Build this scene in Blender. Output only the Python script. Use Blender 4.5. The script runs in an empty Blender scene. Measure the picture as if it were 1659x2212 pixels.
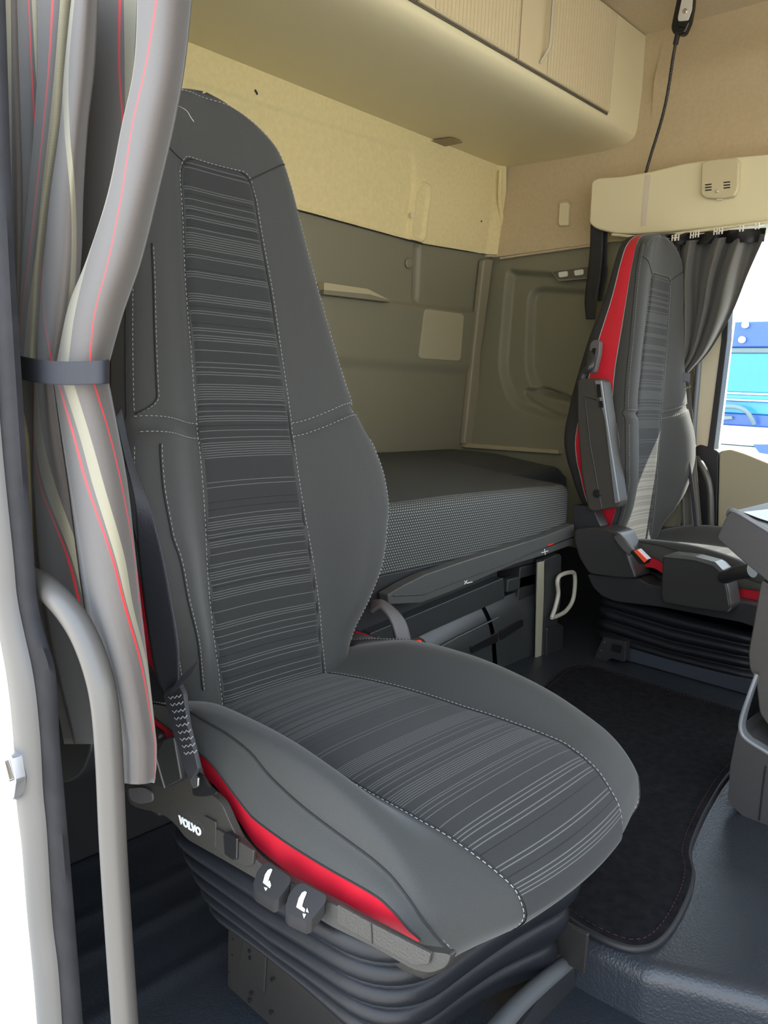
import bpy, bmesh, math, random
import numpy as np
from mathutils import Vector, Matrix
random.seed(4)
scene = bpy.context.scene
COL = scene.collection

# ------------------------------------------------------------------ camera
F_PX = 1700.0
PITCH, ROLL, YAW = 0.1595, 0.04137, 0.74712
CAM = np.array([0.0, 0.0, 1.2])
_cy, _sy, _cp, _sp = math.cos(YAW), math.sin(YAW), math.cos(PITCH), math.sin(PITCH)
FWD = np.array([_cy*_cp, _sy*_cp, -_sp])
_r0 = np.array([_sy, -_cy, 0.0]); _u0 = np.cross(_r0, FWD)
RGT = math.cos(ROLL)*_r0 + math.sin(ROLL)*_u0
UPV = -math.sin(ROLL)*_r0 + math.cos(ROLL)*_u0
cam_d = bpy.data.cameras.new('camera'); cam = bpy.data.objects.new('camera', cam_d); COL.objects.link(cam)
cam_d.sensor_fit = 'VERTICAL'; cam_d.sensor_height = 36; cam_d.sensor_width = 27
cam_d.lens = F_PX/2212*36; cam_d.clip_start = 0.02; cam_d.clip_end = 200
m = Matrix.Identity(4)
for i in range(3):
    m[i][0] = RGT[i]; m[i][1] = UPV[i]; m[i][2] = -FWD[i]; m[i][3] = CAM[i]
cam.matrix_world = m
scene.camera = cam

# ------------------------------------------------------------------ light
scene.view_settings.view_transform = 'Standard'; scene.view_settings.look = 'None'
scene.view_settings.gamma = 1.0; scene.view_settings.exposure = 2.4
w = bpy.data.worlds.new('world'); scene.world = w; w.use_nodes = True
nt = w.node_tree; nt.nodes.clear()
wo = nt.nodes.new('ShaderNodeOutputWorld'); bg = nt.nodes.new('ShaderNodeBackground')
tc = nt.nodes.new('ShaderNodeTexCoord'); sx = nt.nodes.new('ShaderNodeSeparateXYZ')
cr = nt.nodes.new('ShaderNodeValToRGB')
nt.links.new(tc.outputs['Generated'], sx.inputs[0]); nt.links.new(sx.outputs['Z'], cr.inputs[0])
nt.links.new(cr.outputs[0], bg.inputs[0]); nt.links.new(bg.outputs[0], wo.inputs[0])
cr.color_ramp.elements[0].position = 0.0; cr.color_ramp.elements[0].color = (1.0, 0.98, 0.95, 1)
cr.color_ramp.elements[1].position = 0.7; cr.color_ramp.elements[1].color = (0.62, 0.78, 1.0, 1)
bg.inputs[1].default_value = 1.0
sun_d = bpy.data.lights.new('sun', 'SUN'); sun = bpy.data.objects.new('sun', sun_d); COL.objects.link(sun)
sun_d.energy = 4.0; sun_d.angle = 0.009; sun_d.color = (1.0, 0.93, 0.80)
SUN_DIR = Vector((-0.50, 0.30, -0.69))
sun.rotation_euler = SUN_DIR.to_track_quat('-Z', 'Y').to_euler()
scene.cycles.max_bounces = 10; scene.cycles.diffuse_bounces = 6

# ------------------------------------------------------------------ pixel to place
def ray(px, py):
    return (px-829.5)/F_PX*RGT - (py-1106)/F_PX*UPV + FWD
def onP(px, py, p0, n):
    d = ray(px, py); n = np.array(n, float); p0 = np.array(p0, float)
    return CAM + d*(((p0-CAM) @ n)/(d @ n))
def onX(px, py, x): return onP(px, py, (x, 0, 0), (1, 0, 0))
def onY(px, py, y): return onP(px, py, (0, y, 0), (0, 1, 0))
def onZ(px, py, z): return onP(px, py, (0, 0, z), (0, 0, 1))
def onW(px, py, off=0.0): return onP(px, py, (2.70-off, 0, 0.95), (1, 0, -0.13))   # the far side wall leans out
def XW(z, off=0.0): return 2.70 + 0.13*(z-0.95) - off

# ------------------------------------------------------------------ materials
MATS = {}
def mat(name, col, rough=0.6, metal=0.0, bump=0.0, bscale=300, spec=0.5, sheen=0.0, vary=0.0, vscale=8, coat=0.0):
    if name in MATS: return MATS[name]
    mt = bpy.data.materials.new(name); mt.use_nodes = True; n = mt.node_tree; b = n.nodes['Principled BSDF']
    b.inputs['Base Color'].default_value = (*col, 1); b.inputs['Roughness'].default_value = rough
    b.inputs['Metallic'].default_value = metal; b.inputs['Specular IOR Level'].default_value = spec
    b.inputs['Coat Weight'].default_value = coat
    if sheen:
        b.inputs['Sheen Weight'].default_value = sheen; b.inputs['Sheen Roughness'].default_value = 0.5
    if bump or vary:
        t = n.nodes.new('ShaderNodeTexCoord')
    if bump:
        z = n.nodes.new('ShaderNodeTexNoise'); z.inputs['Scale'].default_value = bscale; z.inputs['Detail'].default_value = 2
        n.links.new(t.outputs['Object'], z.inputs['Vector'])
        bp = n.nodes.new('ShaderNodeBump'); bp.inputs['Strength'].default_value = bump; bp.inputs['Distance'].default_value = 0.001
        n.links.new(z.outputs['Fac'], bp.inputs['Height']); n.links.new(bp.outputs[0], b.inputs['Normal'])
    if vary:
        z = n.nodes.new('ShaderNodeTexNoise'); z.inputs['Scale'].default_value = vscale; z.inputs['Detail'].default_value = 6
        n.links.new(t.outputs['Object'], z.inputs['Vector'])
        r = n.nodes.new('ShaderNodeValToRGB')
        r.color_ramp.elements[0].position = 0.3; r.color_ramp.elements[0].color = (*[c*(1-vary) for c in col], 1)
        r.color_ramp.elements[1].position = 0.7; r.color_ramp.elements[1].color = (*[min(1, c*(1+vary)) for c in col], 1)
        n.links.new(z.outputs['Fac'], r.inputs[0]); n.links.new(r.outputs[0], b.inputs['Base Color'])
    MATS[name] = mt; return mt

def nmath(n, op, a, b=None, c=None):
    q = n.nodes.new('ShaderNodeMath'); q.operation = op
    for i, v in enumerate((a, b, c)):
        if v is None: continue
        if isinstance(v, (int, float)): q.inputs[i].default_value = v
        else: n.links.new(v, q.inputs[i])
    return q.outputs[0]
def nmix(n, fac, c1, c2):
    q = n.nodes.new('ShaderNodeMix'); q.data_type = 'RGBA'
    n.links.new(fac, q.inputs['Factor'])
    for k, v in ((6, c1), (7, c2)):
        if isinstance(v, tuple): q.inputs[k].default_value = (*v, 1)
        else: n.links.new(v, q.inputs[k])
    return q.outputs[2]

def fabric_mat(name, col, sheen=0.3):
    mt = bpy.data.materials.new(name); mt.use_nodes = True; n = mt.node_tree; b = n.nodes['Principled BSDF']
    b.inputs['Roughness'].default_value = 0.75; b.inputs['Sheen Weight'].default_value = sheen
    b.inputs['Specular IOR Level'].default_value = 0.35
    t = n.nodes.new('ShaderNodeTexCoord'); z = n.nodes.new('ShaderNodeTexNoise')
    z.inputs['Scale'].default_value = 900; n.links.new(t.outputs['Object'], z.inputs['Vector'])
    c = nmix(n, z.outputs['Fac'], tuple(v*0.72 for v in col), tuple(v*1.28 for v in col))
    n.links.new(c, b.inputs['Base Color'])
    bp = n.nodes.new('ShaderNodeBump'); bp.inputs['Strength'].default_value = 0.25; bp.inputs['Distance'].default_value = 0.0006
    n.links.new(z.outputs['Fac'], bp.inputs['Height']); n.links.new(bp.outputs[0], b.inputs['Normal'])
    MATS[name] = mt; return mt

def pinstripe_mat(name, col, line, dark, cells=270.0):
    """woven cloth whose fine cross lines come in uneven groups; V of the UV map runs along the seat"""
    mt = bpy.data.materials.new(name); mt.use_nodes = True; n = mt.node_tree; b = n.nodes['Principled BSDF']
    b.inputs['Roughness'].default_value = 0.8; b.inputs['Sheen Weight'].default_value = 0.12; b.inputs['Specular IOR Level'].default_value = 0.3
    uv = n.nodes.new('ShaderNodeUVMap'); s = n.nodes.new('ShaderNodeSeparateXYZ'); n.links.new(uv.outputs[0], s.inputs[0])
    v = nmath(n, 'MULTIPLY', s.outputs['Y'], cells)
    k = nmath(n, 'FLOOR', v); fr = nmath(n, 'SUBTRACT', v, k)
    wn = n.nodes.new('ShaderNodeTexWhiteNoise'); wn.noise_dimensions = '1D'; n.links.new(k, wn.inputs['W'])
    gr = n.nodes.new('ShaderNodeTexNoise'); gr.noise_dimensions = '1D'; gr.inputs['Scale'].default_value = 0.16; gr.inputs['Detail'].default_value = 1
    n.links.new(k, gr.inputs['W'])
    thr = nmath(n, 'SUBTRACT', gr.outputs['Fac'], 0.10)
    on = nmath(n, 'LESS_THAN', wn.outputs['Value'], thr)
    thin = nmath(n, 'LESS_THAN', nmath(n, 'ABSOLUTE', nmath(n, 'SUBTRACT', fr, 0.5)), 0.13)
    # the light line is a row of tiny dots
    du = nmath(n, 'FRACT', nmath(n, 'MULTIPLY', s.outputs['X'], 700.0))
    dots = nmath(n, 'ADD', nmath(n, 'MULTIPLY', nmath(n, 'LESS_THAN', du, 0.6), 0.6), 0.4)
    m1 = nmath(n, 'MULTIPLY', nmath(n, 'MULTIPLY', on, thin), dots)
    dk = nmath(n, 'MULTIPLY', nmath(n, 'GREATER_THAN', wn.outputs['Value'], 0.90), thin)
    t = n.nodes.new('ShaderNodeTexCoord'); z = n.nodes.new('ShaderNodeTexNoise')
    z.inputs['Scale'].default_value = 1200; n.links.new(t.outputs['Object'], z.inputs['Vector'])
    base = nmix(n, z.outputs['Fac'], tuple(c*0.7 for c in col), tuple(c*1.3 for c in col))
    c1 = nmix(n, dk, base, dark); c2 = nmix(n, m1, c1, line)
    n.links.new(c2, b.inputs['Base Color'])
    bp = n.nodes.new('ShaderNodeBump'); bp.inputs['Strength'].default_value = 0.35; bp.inputs['Distance'].default_value = 0.0006
    hh = nmath(n, 'ADD', z.outputs['Fac'], nmath(n, 'MULTIPLY', nmath(n, 'ADD', dk, m1), 1.0))
    n.links.new(hh, bp.inputs['Height']); n.links.new(bp.outputs[0], b.inputs['Normal'])
    MATS[name] = mt; return mt

def band_mat(name, col, bands, rough=0.8, back=None):
    """cloth with woven lengthwise bands; U of the UV map runs across the cloth"""
    mt = bpy.data.materials.new(name); mt.use_nodes = True; n = mt.node_tree; b = n.nodes['Principled BSDF']
    b.inputs['Roughness'].default_value = rough; b.inputs['Sheen Weight'].default_value = 0.2; b.inputs['Specular IOR Level'].default_value = 0.25
    uv = n.nodes.new('ShaderNodeUVMap'); s = n.nodes.new('ShaderNodeSeparateXYZ'); n.links.new(uv.outputs[0], s.inputs[0])
    u = s.outputs['X']
    tw = nmath(n, 'LESS_THAN', nmath(n, 'FRACT', nmath(n, 'ADD', nmath(n, 'MULTIPLY', u, 260.0), nmath(n, 'MULTIPLY', s.outputs['Y'], 330.0))), 0.45)
    c = None
    t = n.nodes.new('ShaderNodeTexCoord'); z = n.nodes.new('ShaderNodeTexNoise')
    z.inputs['Scale'].default_value = 700; n.links.new(t.outputs['Object'], z.inputs['Vector'])
    c = nmix(n, z.outputs['Fac'], tuple(v*0.88 for v in col), tuple(v*1.12 for v in col))
    for (cu, wu, bc, twill) in bands:
        mk = nmath(n, 'LESS_THAN', nmath(n, 'ABSOLUTE', nmath(n, 'SUBTRACT', u, cu)), wu)
        cc = nmix(n, tw, bc, tuple(v*0.55 for v in bc)) if twill else bc
        c = nmix(n, mk, c, cc)
    n.links.new(c, b.inputs['Base Color'])
    bp = n.nodes.new('ShaderNodeBump'); bp.inputs['Strength'].default_value = 0.15; bp.inputs['Distance'].default_value = 0.0005
    n.links.new(z.outputs['Fac'], bp.inputs['Height']); n.links.new(bp.outputs[0], b.inputs['Normal'])
    MATS[name] = mt; return mt

def dot_mat(name, col, dot, su, sv, r=0.30, rough=0.75):
    mt = bpy.data.materials.new(name); mt.use_nodes = True; n = mt.node_tree; b = n.nodes['Principled BSDF']
    b.inputs['Roughness'].default_value = rough; b.inputs['Specular IOR Level'].default_value = 0.3
    uv = n.nodes.new('ShaderNodeUVMap'); s = n.nodes.new('ShaderNodeSeparateXYZ'); n.links.new(uv.outputs[0], s.inputs[0])
    v = nmath(n, 'MULTIPLY', s.outputs['Y'], sv); k = nmath(n, 'FLOOR', v)
    sh = nmath(n, 'MULTIPLY', nmath(n, 'MODULO', k, 2.0), 0.5)
    a = nmath(n, 'SUBTRACT', nmath(n, 'FRACT', nmath(n, 'ADD', nmath(n, 'MULTIPLY', s.outputs['X'], su), sh)), 0.5)
    c = nmath(n, 'SUBTRACT', nmath(n, 'FRACT', v), 0.5)
    d = nmath(n, 'SQRT', nmath(n, 'ADD', nmath(n, 'MULTIPLY', a, a), nmath(n, 'MULTIPLY', c, c)))
    f = nmath(n, 'LESS_THAN', d, r)
    n.links.new(nmix(n, f, col, dot), b.inputs['Base Color'])
    MATS[name] = mt; return mt

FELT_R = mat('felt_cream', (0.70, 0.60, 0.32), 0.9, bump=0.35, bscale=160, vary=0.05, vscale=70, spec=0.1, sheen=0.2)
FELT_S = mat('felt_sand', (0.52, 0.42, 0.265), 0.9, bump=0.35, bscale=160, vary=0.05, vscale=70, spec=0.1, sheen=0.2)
PLAST_W = mat('plastic_taupe', (0.20, 0.19, 0.13), 0.5, bump=0.12, bscale=900)
PLAST_C = mat('plastic_cream', (0.70, 0.63, 0.41), 0.45, bump=0.08, bscale=900)
PLAST_K = mat('plastic_black', (0.022, 0.023, 0.025), 0.42, bump=0.25, bscale=700)
PLAST_D = mat('plastic_charcoal', (0.032, 0.030, 0.026), 0.45, bump=0.35, bscale=420)
PLAST_G = mat('plastic_grey', (0.085, 0.082, 0.085), 0.5, bump=0.2, bscale=800)
GLOSS_K = mat('gloss_black', (0.012, 0.012, 0.013), 0.18)
RUBBER = mat('rubber_black', (0.006, 0.006, 0.008), 0.7, spec=0.3, bump=0.3, bscale=90, vary=0.5, vscale=30)
RUB_SIL = mat('rubber_grey', (0.075, 0.07, 0.065), 0.45)
BELL = mat('bellows_rubber', (0.007, 0.008, 0.011), 0.45, spec=0.35, bump=0.2, bscale=260)
SATIN = mat('handle_grey', (0.085, 0.078, 0.070), 0.42, bump=0.05, bscale=900)
WHITE = mat('white_paint', (0.80, 0.78, 0.73), 0.3, vary=0.03)
STEEL = mat('steel', (0.55, 0.56, 0.58), 0.3, metal=1.0)
CHROME = mat('chrome', (0.8, 0.8, 0.8), 0.12, metal=1.0)
BLKMET = mat('black_steel', (0.020, 0.019, 0.018), 0.4, bump=0.1, bscale=300, vary=0.15)
WEBB = mat('webbing_black', (0.018, 0.019, 0.024), 0.6, bump=0.5, bscale=500)
RED = mat('red_leatherette', (0.50, 0.012, 0.028), 0.42, bump=0.1, bscale=600)
REDB = mat('red_button', (0.75, 0.03, 0.02), 0.4)
THREAD = mat('thread_light', (0.30, 0.31, 0.31), 0.8)
THREAD_D = mat('thread_dark', (0.012, 0.012, 0.012), 0.8)
INK = mat('white_print', (0.75, 0.77, 0.76), 0.5)
VINYL = mat('vinyl_floor', (0.022, 0.026, 0.033), 0.36, bump=0.9, bscale=260)
CARPET = mat('carpet_black', (0.010, 0.010, 0.012), 0.95, bump=1.0, bscale=260, spec=0.1, vary=0.4, vscale=60)
SEATF = fabric_mat('seat_cloth', (0.034, 0.035, 0.033), 0.15)
SEATG = fabric_mat('seat_cloth_dark', (0.020, 0.020, 0.020), 0.1)
SEATP = pinstripe_mat('seat_pinstripe', (0.021, 0.022, 0.022), (0.13, 0.135, 0.13), (0.006, 0.006, 0.007))

# ------------------------------------------------------------------ mesh helpers
def obj(name, verts, faces, m, parent=None, smooth=True, uvs=None, sharp=None):
    me = bpy.data.meshes.new(name); me.from_pydata([tuple(map(float, v)) for v in verts], [], faces); me.update()
    if uvs is not None:
        ul = me.uv_layers.new(name='UVMap')
        for li, l in enumerate(me.loops): ul.data[li].uv = uvs[l.vertex_index]
    bm = bmesh.new(); bm.from_mesh(me); bmesh.ops.recalc_face_normals(bm, faces=bm.faces); bm.to_mesh(me); bm.free()
    if m is not None: me.materials.append(m)
    for p in me.polygons: p.use_smooth = smooth
    if smooth and sharp is not None:
        me.set_sharp_from_angle(angle=math.radians(sharp))
    o = bpy.data.objects.new(name, me); COL.objects.link(o)
    if parent is not None:
        o.parent = parent
        if not parent.get('_local') :
            pm = parent
            while pm is not None and pm.type != 'EMPTY': pm = pm.parent
            if pm is not None and parent.type == 'EMPTY': o.matrix_parent_inverse = Matrix.Translation(-parent.location)
    return o
def mod(o, kind, **k):
    q = o.modifiers.new(kind.lower(), kind)
    for a, v in k.items(): setattr(q, a, v)
    return o
def thing(name, label, cat, loc, group=None, local=False):
    o = bpy.data.objects.new(name, None); COL.objects.link(o); o.location = loc; o.empty_display_size = 0.05
    o['label'] = label; o['category'] = cat
    if group: o['group'] = group
    if local: o['_local'] = 1
    return o
def tag(o, label, cat, group=None, kind=None):
    o['label'] = label; o['category'] = cat
    if group: o['group'] = group
    if kind: o['kind'] = kind
    return o
def struct(o): o['kind'] = 'structure'; return o

def cat1(vals, n):
    """Catmull-Rom through rows of points, n samples in all"""
    P = np.array(vals, float); k = len(P)
    if k == 1: return P
    t = np.linspace(0, k-1, n); out = []
    for x in t:
        i = min(int(x), k-2); f = x-i
        p1, p2 = P[i], P[i+1]; p0 = P[i-1] if i > 0 else 2*p1-p2; p3 = P[i+2] if i+2 < k else 2*p2-p1
        out.append(0.5*((2*p1)+(-p0+p2)*f+(2*p0-5*p1+4*p2-p3)*f*f+(-p0+3*p1-3*p2+p3)*f**3))
    return np.array(out)
def interp(x, xs, ys):
    """monotone cubic table lookup"""
    xs = np.array(xs, float); ys = np.array(ys, float); x = np.asarray(x, float)
    h = np.diff(xs); d = np.diff(ys)/h; mm = np.zeros(len(xs)); mm[0] = d[0]; mm[-1] = d[-1]
    for i in range(1, len(xs)-1):
        mm[i] = 0 if d[i-1]*d[i] <= 0 else 2*d[i-1]*d[i]/(d[i-1]+d[i])
    xc = np.clip(x, xs[0], xs[-1]); i = np.clip(np.searchsorted(xs, xc)-1, 0, len(xs)-2)
    t = (xc-xs[i])/h[i]
    return ((2*t**3-3*t**2+1)*ys[i]+(t**3-2*t**2+t)*h[i]*mm[i]+(-2*t**3+3*t**2)*ys[i+1]+(t**3-t**2)*h[i]*mm[i+1])

def grid_obj(name, G, m, parent=None, closed_u=False, uv=None, thick=0.0, sub=0, smooth=True, sharp=None):
    G = np.array(G, float); R, Cn = G.shape[:2]; V = G.reshape(-1, 3); Fc = []
    for r in range(R-1):
        for c in range(Cn if closed_u else Cn-1):
            c2 = (c+1) % Cn; Fc.append((r*Cn+c, r*Cn+c2, (r+1)*Cn+c2, (r+1)*Cn+c))
    uvs = None
    if uv is not None: uvs = [tuple(q) for q in np.array(uv, float).reshape(-1, 2)]
    o = obj(name, V, Fc, m, parent, smooth, uvs, sharp)
    if thick: mod(o, 'SOLIDIFY', thickness=thick, offset=0)
    if sub: mod(o, 'SUBSURF', levels=sub, render_levels=sub)
    return o
def frames(P):
    P = np.array(P, float); T = np.gradient(P, axis=0); T /= np.linalg.norm(T, axis=1)[:, None]+1e-12
    a = np.array([0, 0, 1.0]) if abs(T[0][2]) < 0.9 else np.array([1.0, 0, 0])
    N = []; nn = a - T[0]*(a @ T[0]); nn /= np.linalg.norm(nn)
    for t in T:
        nn = nn - t*(nn @ t); nn /= np.linalg.norm(nn)+1e-12; N.append(nn)
    N = np.array(N); return T, N, np.cross(T, N)
def tube_data(P, r, seg=8, closed=False, caps=True):
    P = np.array(P, float); T, N, B = frames(P); V = []; Fc = []; n = len(P)
    rr = np.full(n, r) if np.isscalar(r) else np.array(r)
    for i in range(n):
        for j in range(seg):
            a = 2*math.pi*j/seg; V.append(P[i]+rr[i]*(math.cos(a)*N[i]+math.sin(a)*B[i]))
    for i in range(n-1+(1 if closed else 0)):
        k = (i+1) % n
        for j in range(seg):
            j2 = (j+1) % seg; Fc.append((i*seg+j, i*seg+j2, k*seg+j2, k*seg+j))
    if caps and not closed:
        Fc.append(tuple(range(seg))); Fc.append(tuple(range((n-1)*seg, n*seg)))
    return V, Fc
def join(parts):
    V = []; Fc = []
    for v, f in parts:
        k = len(V); V += list(v); Fc += [tuple(i+k for i in q) for q in f]
    return V, Fc
def tube(name, P, r, m, parent=None, n=None, seg=10, closed=False):
    if n: P = cat1(P, n)
    return obj(name, *tube_data(P, r, seg, closed), m, parent, sharp=50)
def tubes(name, paths, r, m, parent=None, n=None, seg=8):
    return obj(name, *join([tube_data(cat1(p, n) if n else p, r, seg) for p in paths]), m, parent, sharp=50)
def dash_data(P, r=0.0006, dash=0.0042, gap=0.0030):
    P = np.array(P, float); L = np.concatenate([[0], np.cumsum(np.linalg.norm(np.diff(P, axis=0), axis=1))]); out = []
    s = 0
    while s+dash < L[-1]:
        q = np.array([[np.interp(x, L, P[:, k]) for k in range(3)] for x in (s, s+dash/2, s+dash)])
        out.append(tube_data(q, r, 4)); s += dash+gap
    return out
def box_data(c, s):
    c = np.array(c); s = np.array(s)/2; V = [c+s*np.array(q) for q in ((-1,-1,-1),(1,-1,-1),(1,1,-1),(-1,1,-1),(-1,-1,1),(1,-1,1),(1,1,1),(-1,1,1))]
    return V, [(0,3,2,1),(4,5,6,7),(0,1,5,4),(1,2,6,5),(2,3,7,6),(3,0,4,7)]
def box(name, c, s, m, parent=None, bev=0.004, seg=3):
    o = obj(name, *box_data(c, s), m, parent, smooth=True)
    if bev: mod(o, 'BEVEL', width=bev, segments=seg, limit_method='ANGLE')
    for p in o.data.polygons: p.use_smooth = bool(bev)
    if bev: mod(o, 'WEIGHTED_NORMAL')
    return o
def boxab(name, a, b, m, parent=None, bev=0.004):
    a = np.array(a, float); b = np.array(b, float); return box(name, (a+b)/2, np.abs(b-a), m, parent, bev)
def prism_data(poly, vec):
    P = [np.array(p, float) for p in poly]; n = len(P); V = P+[p+np.array(vec, float) for p in P]
    return V, [tuple(range(n)), tuple(range(2*n-1, n-1, -1))]+[(i, (i+1) % n, n+(i+1) % n, n+i) for i in range(n)]
def prism(name, poly, vec, m, parent=None, bev=0.004, seg=3):
    o = obj(name, *prism_data(poly, vec), m, parent)
    if bev: mod(o, 'BEVEL', width=bev, segments=seg, limit_method='ANGLE', angle_limit=math.radians(40)); mod(o, 'WEIGHTED_NORMAL')
    for p in o.data.polygons: p.use_smooth = bool(bev)
    return o
def roundpoly(pts, r=8, n=5):
    """round the corners of a 2-D polygon"""
    P = [np.array(p, float) for p in pts]; out = []
    for i, p in enumerate(P):
        a = P[i-1]-p; b = P[(i+1) % len(P)]-p; la, lb = np.linalg.norm(a), np.linalg.norm(b); q = min(r, la*0.45, lb*0.45)
        A = p+a/la*q; B = p+b/lb*q
        for k in range(n+1):
            t = k/n; out.append((1-t)**2*A+2*t*(1-t)*p+t*t*B)
    return out
def pixprism(name, px, place, vec, m, parent=None, r=0, bev=0.003, n=5):
    pts = roundpoly(px, r, n) if r else px
    return prism(name, [place(*p) for p in pts], vec, m, parent, bev)
def ribbon(name, L, Rr, m, parent=None, n=40, thick=0.0015, across=6, bulge=0.0):
    A = cat1(L, n); B = cat1(Rr, n); G = []; UV = []
    for i in range(n):
        G.append([A[i]+(B[i]-A[i])*k/(across-1) for k in range(across)]); UV.append([(k/(across-1), i/(n-1)) for k in range(across)])
    return grid_obj(name, G, m, parent, uv=UV, thick=thick)
def sdf_poly(X, Y, poly):
    P = np.array(poly, float); d = np.full(X.shape, 1e9); ins = np.zeros(X.shape, bool)
    for i in range(len(P)):
        a = P[i]; b = P[(i+1) % len(P)]; e = b-a; wx = X-a[0]; wy = Y-a[1]
        t = np.clip((wx*e[0]+wy*e[1])/(e @ e+1e-12), 0, 1)
        d = np.minimum(d, np.hypot(wx-e[0]*t, wy-e[1]*t))
        c = ((a[1] <= Y) & (b[1] > Y)) | ((b[1] <= Y) & (a[1] > Y))
        with np.errstate(divide='ignore', invalid='ignore'):
            xi = a[0]+(Y-a[1])/(b[1]-a[1]+1e-15)*e[0]
        ins ^= c & (X < xi)
    return np.where(ins, -d, d)
def sstep(x): x = np.clip(x, 0, 1); return x*x*(3-2*x)
def text_mesh(name, s, size, origin, right, up, m, parent, depth=0.0008, bold=0.0, align='CENTER', shear=0.0, scalex=1.0):
    cu = bpy.data.curves.new(name, 'FONT'); cu.body = s; cu.size = size; cu.extrude = depth; cu.offset = bold
    cu.align_x = align; cu.align_y = 'CENTER'; cu.shear = shear
    to = bpy.data.objects.new(name+'_t', cu); COL.objects.link(to)
    dg = bpy.context.evaluated_depsgraph_get(); me = bpy.data.meshes.new_from_object(to.evaluated_get(dg))
    bpy.data.objects.remove(to)
    R_ = np.array(right, float); R_ /= np.linalg.norm(R_); U_ = np.array(up, float); U_ -= R_*(U_ @ R_); U_ /= np.linalg.norm(U_); N_ = np.cross(R_, U_)
    V = [np.array(origin)+v.co.x*scalex*R_+v.co.y*U_+v.co.z*N_ for v in me.vertices]; Fc = [tuple(p.vertices) for p in me.polygons]
    return obj(name, V, Fc, m, parent, smooth=False)

# ================================================================== SETTING
YW = 2.05            # rear wall
ZC = 2.50            # ceiling
ZF = 0.34            # near floor
ZT = 0.42            # raised middle floor
# ---- rear wall, one relief sheet for the felt half and one for the plastic half
def relief_wall(name, xs, zs, base, feats, m, place):
    X, Z = np.meshgrid(xs, zs); D = np.zeros(X.shape)+base(X, Z)
    for poly, depth, bev in feats:
        D += depth*sstep(0.5-sdf_poly(X, Z, poly)/bev)
    G = place(X, Z, D)
    return struct(grid_obj(name, G, m))
rearP = lambda X, Z, D: np.stack([X, YW-D, Z], -1)
def R2(px, py): p = onY(px, py, YW); return (p[0], p[2])
def poly2(f, pts, r=0, n=5): return [tuple(q) for q in roundpoly([f(*p) for p in pts], r, n)] if r else [f(*p) for p in pts]
seamL, seamM, seamR = R2(665, 462), R2(905, 527), R2(1062, 553)
def seam_z(X): return np.interp(X, [0, seamL[0], seamM[0], seamR[0], 3], [seamL[1]+0.01, seamL[1], seamM[1]-0.0, seamR[1], seamR[1]])
pill = poly2(R2, [(886, 410), (902, 394), (921, 404), (906, 526), (872, 520)], 0.03)
pill_in = poly2(R2, [(888, 412), (902, 400), (913, 410), (900, 520), (876, 514)], 0.02)
def upper_base(X, Z):
    return 0.02+0.0*X
nx = 420
xs = np.linspace(0.45, XW(1.9), nx)
# upper felt: rows follow the seam
G = []
for t in np.linspace(0, 1, 170):
    z = seam_z(xs)*(1-t)+2.52*t
    D = 0.022+0*xs
    D += 0.014*sstep(0.5-sdf_poly(xs, z, pill)/0.014)-0.010*sstep(0.5-sdf_poly(xs, z, pill_in)/0.012)
    left_bay = poly2(R2, [(300, 340), (660, 455), (860, 512), (873, 506), (886, 405), (885, 330), (300, 150)], 0.04)
    D -= 0.008*sstep(0.5-sdf_poly(xs, z, left_bay)/0.02)
    D += 0.03*sstep((xs-(XW(z)-0.07))/0.07)
    G.append(np.stack([xs, YW-D, z], -1))
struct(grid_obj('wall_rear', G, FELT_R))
G = []
rail = poly2(R2, [(895, 530), (908, 532), (903, 645), (898, 653), (891, 645)], 0.01)
panel_up = poly2(R2, [(300, 300), (893, 545), (888, 640), (700, 615), (300, 540)], 0.03)
for t in np.linspace(0, 1, 170):
    z = 0.30*(1-t)+seam_z(xs)*t
    D = 0.0*xs
    mid = R2(700, 764)[1]
    midz = np.interp(xs, [1.0, R2(735, 620)[0], R2(842, 649)[0], R2(1000, 668)[0]], [R2(735, 620)[1]+.02, R2(735, 622)[1], R2(842, 650)[1], R2(1000, 668)[1]])
    D += 0.022*sstep((midz-z)/0.012)            # lower bay stands proud of the upper one
    D -= 0.016*sstep((mid-z)/0.05)
    D -= 0.012*sstep(0.5-sdf_poly(xs, z, rail)/0.010)
    G.append(np.stack([xs, YW-D, z], -1))
struct(grid_obj('wall_rear', G, PLAST_W))
# little relief pieces on the rear wall
t_ = thing('access_cover', 'square plastic cover plate with rounded corners set in the lower rear wall', 'cover', onY(955, 725, YW-0.03))
pixprism('plate', [(918, 667), (1003, 678), (995, 780), (905, 774)], lambda a, b: onY(a, b, YW-0.026), (0, 0.012, 0), mat('cover_plate', (0.36, 0.33, 0.22), 0.5, bump=0.1, bscale=900), t_, r=9, bev=0.002)
t_ = thing('pocket_handle', 'pale moulded pull lip on the rear wall beside the near seat backrest', 'handle', onY(790, 640, YW-0.03))
pixprism('lip', [(700, 610), (795, 624), (845, 650), (700, 632)], lambda a, b: onY(a, b, YW-0.045), (0, 0.03, 0), mat('lip_olive', (0.42, 0.38, 0.24), 0.5), t_, r=4, bev=0.003)
pixprism('shelf_edge', [(700, 626), (800, 636), (845, 649), (845, 653), (700, 636)], lambda a, b: onY(a, b, YW-0.055), (0, 0.04, 0), PLAST_W, t_, r=0, bev=0.002)
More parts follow.
